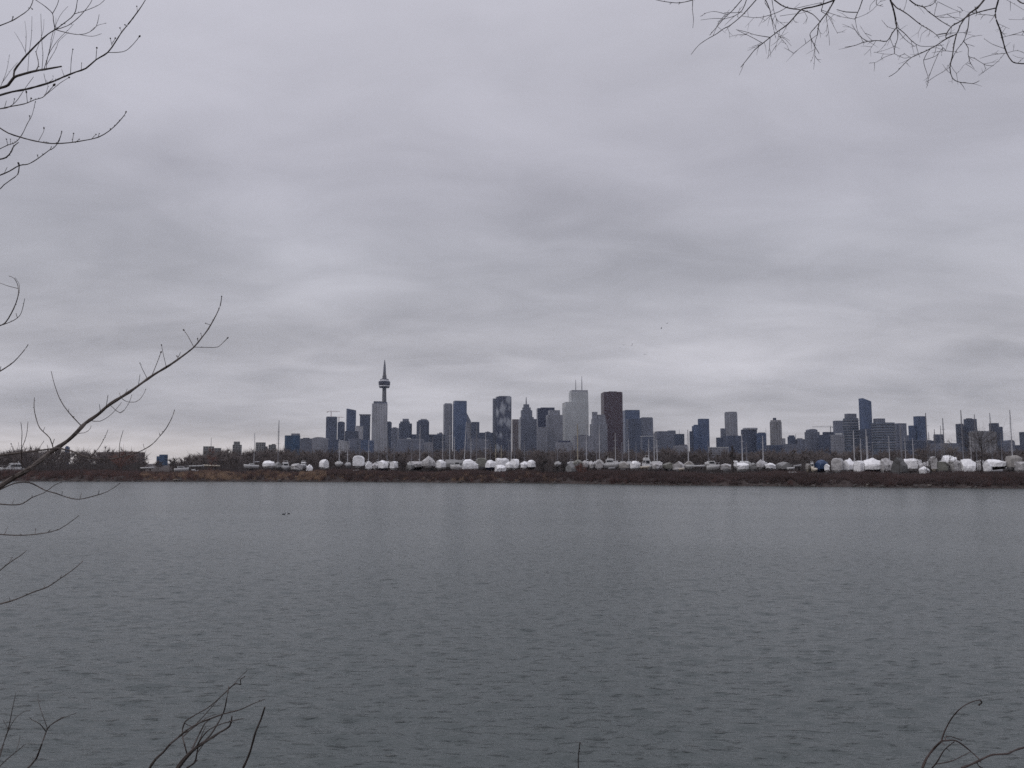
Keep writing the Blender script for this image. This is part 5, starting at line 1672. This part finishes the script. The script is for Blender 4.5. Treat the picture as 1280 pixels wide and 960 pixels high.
def twiglets(m, p, prob, lmin, lmax, Y):
    """short fine side twigs leaving a stem at an angle, kinked once"""
    for i in range(2, len(p) - 1):
        if BRN.random() > prob:
            continue
        d = (p[i + 1] - p[i - 1]).normalized()
        n = Vector((BRN.uniform(-1, 1), BRN.uniform(-.8, .8), BRN.uniform(-1, .7))).normalized()
        e = (d * 1.0 + n * 0.8).normalized()
        ln = BRN.uniform(lmin, lmax) * Y / F
        r0 = BRN.uniform(.22, .36) * Y / F
        q = p[i] + e * ln * .5
        e2 = (e + Vector((BRN.uniform(-.25, .25), BRN.uniform(-.4, .4), BRN.uniform(-.3, .2)))).normalized()
        m.tube([p[i], q, q + e2 * ln * .5], [r0, r0 * .8, r0 * .45], 5)
        if BRN.random() < .4:
            e3 = (e - d * .8 + n * .2).normalized()
            m.tube([q, q + e3 * ln * .4], [r0 * .7, r0 * .4], 5)


def hang(stems, Y=RY, spread=0.3, side=14):
    """drooping branch: stems that leave the frame at its top are carried up to the limb"""
    m, prev = MB(), []
    for s in stems:
        pts = list(s[0])
        if pts[0][1] <= 0.5:
            x = pts[0][0]
            yl = float(np.interp(x + side, [815, 900, 1010, 1150, 1280, 1390], [-24, -34, -42, -48, -60, -68]))
            stem(m, [(x + side, yl), (x + side * .55, yl * .5)] + pts[:1], s[1] * 1.35 + .3, s[1], RY, Y, nodes=False)
        p = stem(m, pts, s[1], s[2], Y, Y + BRN.uniform(-spread, spread), bud=0, wig=.7, prev=prev)
        twiglets(m, p, 0.17, 8.0, 26.0, Y)
    o = m.build("branch", M_BARKD)
    o.parent = rt
    o.data.transform(Matrix.Translation(-RO))
    return o


hang([([(1043, 0), (1030, 5), (1015, 9), (1003, 12), (995, 19), (985, 30), (975, 37), (963, 46), (953, 54), (944, 62), (935, 73), (926, 84)], 2.2, .8),
      ([(963, 46), (945, 44), (932, 40), (920, 37)], .9, .5), ([(953, 54), (940, 47), (922, 38)], .8, .5), ([(951, 56), (945, 57), (940, 58)], .6, .4), ([(962, 47), (962, 60), (960, 73)], .7, .4), ([(977, 36), (972, 48), (969, 63)], .7, .35), ([(976, 45), (980, 52), (983, 56)], .6, .4),
      ([(985, 30), (976, 46), (972, 50)], .6, .4), ([(1003, 14), (1009, 22), (1004, 30)], .6, .35), ([(1006, 20), (1007, 30)], .5, .3), ([(990, 25), (993, 28), (998, 28)], .5, .3)])
hang([([(945, 0), (935, 12), (925, 22), (912, 32), (905, 36), (895, 42), (882, 50), (872, 57), (864, 68)], 1.4, .6), ([(889, 43), (900, 26), (912, 12)], .6, .4)])
hang([([(927, 0), (915, 14), (905, 24), (893, 36), (887, 44)], 1.2, .7), ([(905, 16), (893, 15), (880, 17)], .7, .4), ([(928, 15), (918, 16), (905, 16)], .8, .6), ([(905, 21), (893, 23), (876, 25)], .7, .35)])
hang([([(933, 0), (928, 12), (918, 20), (905, 24), (897, 27)], 1.1, .5), ([(985, 8), (975, 14), (960, 19), (945, 22), (927, 20)], .9, .5)])
hang([([(957, 0), (963, 12), (965, 25), (968, 40), (970, 48)], 1.2, .5), ([(957, 1), (957, 4), (963, 13)], .9, .7), ([(962, 18), (957, 26), (953, 28)], .7, .4)])
hang([([(965, 0), (967, 15), (973, 30)], .8, .4), ([(967, 27), (975, 28), (985, 28)], .5, .3)])
hang([([(968, 0), (980, 8), (992, 11), (1003, 12), (1015, 18), (1025, 27)], 1.6, .9), ([(995, 4), (1012, 7), (1028, 3)], .7, .5), ([(975, 20), (990, 18), (1000, 16), (1014, 13)], .6, .4)])
hang([([(1043, 0), (1038, 9), (1032, 18), (1025, 27), (1023, 35), (1022, 43)], 2.0, 1.1), ([(1025, 27), (1018, 35), (1013, 42), (1014, 49), (1018, 57), (1024, 67)], 1.1, .6), ([(1020, 42), (1005, 57), (990, 68)], .8, .4),
      ([(1022, 43), (1019, 55), (1018, 70), (1017, 87)], .7, .35), ([(1019, 62), (1016, 72), (1013, 78)], .5, .3), ([(1033, 18), (1036, 45), (1037, 57)], .7, .4), ([(1036, 18), (1043, 35), (1047, 42)], .6, .35)])
hang([([(1030, 0), (1028, 10), (1027, 14), (1034, 18)], 1.2, .8), ([(1028, 13), (1040, 18), (1050, 20)], .7, .5)])
hang([([(866, 0), (866, 12), (867, 24), (866, 35)], .9, .5), ([(868, 0), (850, 3), (835, 3), (820, 0), (812, -4)], 1.1, .6), ([(850, 2), (848, 6)], .5, .3)], side=8)
hang([([(1113, 0), (1117, 12), (1120, 25), (1121, 34)], 2.4, 1.7), ([(1121, 34), (1115, 42), (1109, 51), (1095, 51), (1080, 53), (1068, 57), (1056, 59)], 1.4, .6), ([(1094, 51), (1087, 62), (1080, 69)], .6, .35), ([(1083, 52), (1075, 45), (1065, 30)], .7, .35), ([(1092, 50), (1082, 43), (1075, 32)], .5, .3),
      ([(1118, 37), (1110, 33), (1102, 25)], .6, .35), ([(1110, 50), (1106, 57)], .5, .35), ([(1121, 34), (1130, 42), (1140, 52), (1150, 57), (1165, 58), (1180, 56)], 1.1, .5), ([(1122, 36), (1131, 49), (1143, 58)], .8, .5), ([(1122, 36), (1122, 47), (1119, 60), (1118, 67)], 1.0, .7),
      ([(1118, 67), (1105, 72), (1095, 78), (1086, 79)], .7, .35), ([(1118, 67), (1130, 73), (1138, 71)], .6, .5), ([(1118, 58), (1105, 63), (1092, 66)], .5, .3), ([(1117, 69), (1104, 67), (1093, 65)], .5, .3), ([(1126, 36), (1134, 31)], .5, .3), ([(1144, 52), (1146, 62), (1150, 72)], .6, .35), ([(1147, 57), (1138, 59)], .5, .3)])
hang([([(1114, 2), (1120, 10), (1125, 12), (1135, 18), (1150, 30), (1162, 38), (1171, 44), (1174, 48)], 1.6, .7), ([(1171, 42), (1180, 41), (1196, 41), (1214, 40)], .7, .4), ([(1160, 37), (1152, 42), (1150, 53)], .5, .3), ([(1131, 17), (1132, 4), (1134, -6)], .6, .4)])
hang([([(1230, 0), (1222, 10), (1213, 16), (1206, 23), (1198, 28), (1190, 32), (1183, 43), (1183, 48)], 2.8, 1.1), ([(1206, 23), (1200, 32), (1195, 42), (1185, 47), (1170, 56), (1158, 63), (1148, 68), (1138, 72), (1130, 80), (1120, 90), (1111, 96)], 1.8, .7),
      ([(1195, 42), (1192, 55), (1190, 70), (1188, 85), (1190, 98), (1198, 102), (1208, 104), (1217, 104), (1224, 101)], 1.6, .7), ([(1215, 22), (1210, 35), (1204, 52), (1196, 63), (1190, 75), (1188, 83)], 1.2, .7), ([(1204, 52), (1210, 60), (1211, 70), (1218, 73), (1232, 82), (1242, 82)], .9, .5), ([(1211, 72), (1213, 79), (1218, 86)], .6, .35),
      ([(1230, 82), (1232, 86), (1229, 91)], .5, .3), ([(1190, 65), (1180, 64), (1165, 66)], .7, .4), ([(1205, 54), (1213, 57), (1218, 58)], .6, .4), ([(1206, 50), (1215, 46), (1228, 44)], .6, .35), ([(1175, 53), (1182, 64), (1179, 60)], .6, .4), ([(1178, 60), (1177, 66), (1177, 70)], .7, .4),
      ([(1162, 60), (1155, 75), (1160, 98), (1158, 110)], .9, .4), ([(1157, 75), (1170, 70), (1178, 60)], .7, .5), ([(1174, 68), (1166, 84), (1160, 102), (1158, 106)], .8, .4), ([(1161, 101), (1170, 95), (1182, 88), (1189, 82)], .7, .5), ([(1190, 84), (1196, 92), (1203, 84)], .5, .3),
      ([(1137, 72), (1131, 67), (1130, 66)], .6, .4), ([(1133, 78), (1138, 84)], .5, .3), ([(1186, 92), (1184, 88), (1178, 80)], .5, .3), ([(1200, 70), (1203, 64)], .4, .3), ([(1197, 80), (1205, 82), (1212, 76)], .4, .3)])
hang([([(1248, 0), (1245, 15), (1246, 25), (1251, 38), (1255, 55), (1258, 67), (1265, 76), (1272, 79), (1285, 80), (1300, 78)], 2.0, 1.2), ([(1245, 9), (1230, 14), (1215, 18), (1206, 23)], 1.6, 1.4), ([(1222, 17), (1219, 8), (1221, 18), (1219, 20)], .9, .6), ([(1245, 20), (1232, 18), (1222, 18)], .6, .5),
      ([(1255, 65), (1240, 68), (1225, 73)], .7, .35), ([(1255, 66), (1245, 78), (1232, 88)], .6, .35), ([(1253, 62), (1240, 55), (1230, 48)], .7, .35), ([(1253, 43), (1268, 44), (1284, 45)], .6, .4), ([(1255, 58), (1263, 53)], .5, .3), ([(1248, 27), (1262, 36)], .5, .3), ([(1262, 62), (1272, 64), (1286, 70)], .5, .3), ([(1272, 76), (1280, 72)], .5, .35), ([(1261, 24), (1272, 25), (1284, 24)], .5, .3)])
hang([([(1137, 0), (1145, 6), (1155, 9), (1160, 13), (1168, 20), (1178, 27), (1188, 33)], 1.5, .9), ([(1155, 9), (1165, 5), (1172, -2)], 1.0, .8), ([(1168, 20), (1170, 10), (1172, 2)], .7, .4), ([(1168, 20), (1178, 22), (1190, 22), (1203, 23)], .6, .4), ([(1175, 3), (1188, 10), (1202, 16)], .6, .4), ([(1172, 20), (1184, 17), (1206, 13)], .5, .3)])
hang([([(1078, 0), (1074, 10), (1070, 20), (1069, 24)], 1.3, .9), ([(1069, 15), (1058, 15), (1046, 12)], 1.1, .8), ([(1069, 24), (1060, 22), (1046, 20)], .7, .4), ([(1070, 24), (1072, 38), (1078, 48), (1084, 52)], .7, .4), ([(1068, 24), (1085, 16), (1096, 7), (1103, -2)], .6, .4)])
hang([([(1096, 0), (1095, 6), (1104, 8)], .8, .5)])
hang([([(1094, 0), (1088, 6), (1087, 13)], .7, .4)])
hang([([(1272, 0), (1278, 4), (1290, 6)], 1.6, 1.3)])
hang([([(1255, -2), (1268, 5), (1284, 15)], .5, .35)])

def sprouts(root, starts, n, ln, side):
    """upward growing branches along a limb, above and beside the frame"""
    o0 = Vector(root.location)
    for i in range(n):
        p = Vector(BRN.choice(starts)).lerp(Vector(BRN.choice(starts)), 0.0)
        d = Vector((BRN.uniform(*side), BRN.uniform(-.25, .25), BRN.uniform(.7, 1.2))).normalized()
        k = ln * BRN.uniform(.5, 1.2)
        pts = [p.copy()]
        for j in range(5):
            d = (d + Vector((BRN.uniform(-.22, .22), BRN.uniform(-.08, .08), BRN.uniform(-.1, .2)))).normalized()
            pts.append(pts[-1] + d * k / 5)
        r0 = 0.010 * k
        m = MB()
        q, r = catmull(pts, [r0, r0 * .85, r0 * .7, r0 * .5, r0 * .35, r0 * .15], .05)
        m.tube(q, r, 6)
        for j in range(3, len(q) - 1):
            if BRN.random() < .45:
                e = Vector((BRN.uniform(*side) * 1.3, BRN.uniform(-.25, .25), BRN.uniform(.35, 1))).normalized()
                l2 = k * BRN.uniform(.10, .32)
                m.tube([q[j], q[j] + e * l2 * .5, q[j] + e * l2 + Vector((0, 0, l2 * .12))], [r[j] * .5, r[j] * .38, .0012], 5)
        o = m.build("branch", M_BARKD)
        o.parent = root
        o.data.transform(Matrix.Translation(-o0))


sprouts(rt, [P(a, b, RY + .15 * math.sin(a * .01)) for a, b in limb_px[4:9]] + [P(1335, -64, RY + .1), P(1215, -54, RY), P(1080, -45, RY - .1)], 16, 1.3, (-.7, .7))
sprouts(rt, [P(1575, 150, RY + .2), P(1570, 20, RY + .35), P(1565, -80, RY + .5)], 8, 1.6, (.1, 1.0))
sprouts(lt, [Vector(lt.location) + Vector((0, 0, h)) for h in (1.9, 2.6, 3.3, 3.9, 4.4, 4.9, 5.4)], 18, 1.1, (-1.0, -.1))

STEM_W = 1.22
# shrubs and sticks on the near bank, poking up into the bottom of the view


def shrub(name, label, cat, px, Y, stems, mat, foot=1):
    x = P(px, 960, Y).x
    root = thing(name, label, cat, (x, Y, bank_z(Y)), 0.0)
    RO_ = Vector(root.location)
    for grp in stems:
        m, prev = MB(), []
        for s in grp:
            pts = list(s[0])
            if pts[0][1] >= 957:
                a = P(pts[0][0], pts[0][1], Y)
                n = Vector((x + (a.x - x) * .35, Y, bank_z(Y) - .1))
                r1 = s[1] * Y / F / 2
                p, r = catmull([n, n.lerp(a, .5) + Vector((BRN.uniform(-.04, .04), BRN.uniform(-.05, .05), 0)), a], [r1 * 1.7, r1 * 1.3, r1], .1)
                m.tube(p, r, 7)
            stem(m, pts, s[1], s[2], Y, Y + BRN.uniform(-.3, .3), bud=(s[3] if len(s) > 3 else 0), prev=prev)
        o = m.build("stem", mat, root)
        o.data.transform(Matrix.Translation(-RO_))
    return root


shrub("bare_shrub", "faint thin twigged shrub in the bottom left corner", "shrub", 20, 5.2,
      [[([(35, 960), (45, 948), (52, 930), (58, 915), (63, 907), (72, 900), (80, 896)], 1.9, .6), ([(58, 915), (50, 905), (40, 900), (37, 897)], .9, .5), ([(58, 910), (52, 890), (48, 875), (48, 868)], .8, .4), ([(63, 907), (76, 899), (96, 891)], .8, .4), ([(50, 935), (42, 938)], .6, .4)],
       [([(-4, 960), (4, 932), (10, 912), (16, 884), (20, 866)], 1.4, .5), ([(9, 922), (18, 900), (30, 890), (38, 888)], .8, .4), ([(10, 912), (4, 900)], .6, .4)],
       [([(-2, 960), (8, 950), (20, 940), (32, 930)], 1.2, .5), ([(20, 940), (24, 926), (25, 918)], .6, .35)]], M_BARKD)
shrub("bare_shrub", "tangled bare shrub bending right at the bottom left, behind the lone stick", "shrub", 222, 4.8,
      [[([(187, 960), (195, 948), (205, 940), (213, 930), (225, 920), (235, 912), (250, 903), (265, 897), (280, 892), (300, 887), (315, 880), (331, 874)], 2.6, .8), ([(228, 918), (240, 911), (258, 897), (270, 893)], .9, .6)],
       [([(222, 960), (232, 948), (245, 935), (260, 925), (275, 915), (287, 908), (290, 895)], 4.6, 1.1), ([(250, 932), (262, 920), (272, 905), (280, 890), (284, 872), (286, 858)], 1.7, 1.0), ([(286, 860), (295, 854), (301, 856), (301, 850), (305, 846)], 1.3, .7, 1.4), ([(246, 934), (252, 922), (262, 912), (276, 905), (290, 901), (304, 898)], 1.5, .7)],
       [([(224, 960), (238, 940), (247, 922), (256, 905), (263, 899)], 2.4, .9), ([(231, 946), (231, 930), (228, 918), (231, 903), (245, 893), (260, 885), (275, 872), (288, 860), (300, 847), (309, 838)], 1.5, .6), ([(229, 920), (245, 905), (262, 886), (277, 870), (285, 862)], 1.1, .6), ([(231, 903), (240, 908), (256, 900)], .8, .5)],
       [([(233, 960), (243, 953), (246, 942), (250, 925), (257, 908)], 1.8, .7), ([(238, 956), (247, 950)], 1.2, .8), ([(247, 938), (256, 928), (268, 922)], 1.0, .6)]], M_BARKD)
shrub("upright_stick", "lone bare stick right of the tangled shrub", "stick", 300, 4.7, [[([(304, 960), (312, 940), (320, 915), (326, 900), (331, 884)], 2.2, 1.5)]], M_BARKD)
shrub("upright_stick", "single thin stick at the middle of the bottom edge", "stick", 722, 5.2, [[([(723, 960), (723.5, 945), (725, 928)], 1.2, .9), ([(725, 928), (722, 928), (719, 927)], .6, .4), ([(725, 928), (728, 932)], .5, .4)]], M_BARKD)
shrub("bare_shrub", "dark arching leafless shrub in the bottom right corner", "shrub", 1180, 4.8,
      [[([(1153, 960), (1158, 948), (1167, 937), (1177, 927), (1182, 925.5), (1195, 926), (1208, 934), (1217, 942), (1223, 948), (1226, 953)], 2.2, .9), ([(1177, 927), (1180, 915), (1188, 900), (1198, 888), (1208, 880), (1218, 876), (1225, 875)], 1.3, .9), ([(1224, 874), (1227, 878), (1224, 881)], 1.6, 1.0, 2.4),
        ([(1182, 925), (1182, 921), (1186, 920), (1195, 923), (1201, 925)], 1.1, .6, 1.4), ([(1177, 929), (1181, 932)], .7, .5)],
       [([(1165, 960), (1172, 952), (1180, 938), (1193, 927)], 1.4, .7), ([(1170, 954), (1187, 952), (1200, 947), (1213, 940)], 1.1, .6), ([(1183, 936), (1187, 939)], .9, .5)],
       [([(1202, 960), (1215, 955), (1226, 950), (1240, 944), (1258, 942), (1270, 937), (1282, 934), (1300, 926)], 2.0, 1.4), ([(1223, 952), (1224, 958), (1230, 962)], 1.2, .8)]], M_BARKR)

# ------------------------------------------------------------------ birds


def gull(label, px, py, Y, size, yaw, lift):
    p = P(px, py, Y)
    m = MB()
    s = size
    m.tube([(-.30 * s, 0, .0), (-.2 * s, 0, .01 * s), (0, 0, 0), (.16 * s, 0, .02 * s), (.24 * s, 0, .03 * s), (.30 * s, 0, .02 * s)], [.035 * s, .05 * s, .085 * s, .07 * s, .045 * s, .008 * s], 8)
    for sd in (-1, 1):
        m.loft([[(.08 * s, sd * .05 * s, .02 * s), (-.10 * s, sd * .05 * s, .02 * s), (-.10 * s, sd * .05 * s, .0), (.08 * s, sd * .05 * s, .0)],
                [(.14 * s, sd * .32 * s, lift * .30 * s), (-.06 * s, sd * .32 * s, lift * .30 * s), (-.06 * s, sd * .32 * s, lift * .30 * s - .012 * s), (.14 * s, sd * .32 * s, lift * .30 * s - .012 * s)],
                [(-.04 * s, sd * .66 * s, lift * .34 * s), (-.10 * s, sd * .66 * s, lift * .34 * s), (-.10 * s, sd * .66 * s, lift * .34 * s - .008 * s), (-.04 * s, sd * .66 * s, lift * .34 * s - .008 * s)]])
    m.loft([[(-.28 * s, -.03 * s, .01 * s), (-.28 * s, .03 * s, .01 * s), (-.28 * s, .03 * s, -.005 * s), (-.28 * s, -.03 * s, -.005 * s)],
            [(-.42 * s, -.07 * s, .01 * s), (-.42 * s, .07 * s, .01 * s), (-.42 * s, .07 * s, .0), (-.42 * s, -.07 * s, .0)]])
    o = m.build("flying_bird", M_BIRD)
    o.location = p
    o.rotation_euler = (0, 0.1, math.radians(yaw))
    return tag(o, label, "bird", "birds flying over the city")


gull("dark bird in flight, highest of the small flock in the sky", 833.7, 404.5, 330, 1.15, 60, .9)
gull("dark bird in flight close below the highest one", 826.5, 411, 330, 0.9, 20, 2.2)
gull("small bird left of the close pair, higher of the two leftmost", 779.2, 431.2, 360, .9, 100, .6)
gull("faint small bird lowest left of the flock", 775.2, 434.8, 380, .8, 80, .5)
gull("bird in the close pair left of the middle of the flock, lower one", 789.5, 432.4, 350, .9, 60, .9)
gull("bird in the close pair left of the middle of the flock, upper one", 790.3, 430.2, 350, .85, 30, .9)
gull("lone small bird lowest in the flock, nearest the rooftops", 806.4, 443, 350, 1.1, 85, .4)


def duck(label, px, py, s, yaw):
    Y = 6000.0 / (py - HZ)
    p = P(px, py, Y)
    m = MB()
    m.tube([(-.34 * s, 0, .13 * s), (-.25 * s, 0, .07 * s), (-.08 * s, 0, .05 * s), (.12 * s, 0, .05 * s), (.24 * s, 0, .07 * s), (.28 * s, 0, .15 * s), (.29 * s, 0, .24 * s), (.32 * s, 0, .29 * s), (.38 * s, 0, .28 * s), (.46 * s, 0, .265 * s)],
           [.02 * s, .08 * s, .13 * s, .13 * s, .09 * s, .055 * s, .045 * s, .06 * s, .05 * s, .012 * s], 8)
    o = m.build("swimming_duck", M_BIRD, None, True)
    o.location = (p.x, Y, 0.02)
    o.rotation_euler = (0, 0, math.radians(yaw))
    return tag(o, label, "duck", "ducks on the water")


duck("dark duck swimming on the water at left", 354.6, 642.2, .58, 5)
duck("fainter duck just right of the dark duck", 361, 641.4, .5, 160)

# ------------------------------------------------------------------ air
hz_m = bpy.data.materials.new("thin_haze")
hz_m.use_nodes = True
nt = hz_m.node_tree
nt.nodes.clear()
ho = nt.nodes.new("ShaderNodeOutputMaterial")
pv = nt.nodes.new("ShaderNodeVolumePrincipled")
pv.inputs["Color"].default_value = (0.70, 0.80, 1.0, 1)
pv.inputs["Density"].default_value = 2.6e-5
pv.inputs["Anisotropy"].default_value = 0.2
nt.links.new(pv.outputs[0], ho.inputs["Volume"])
hb = MB().box((0, 0, 300), (10300, 10300, 604)).build("haze", hz_m)
tag(hb, kind="stuff")
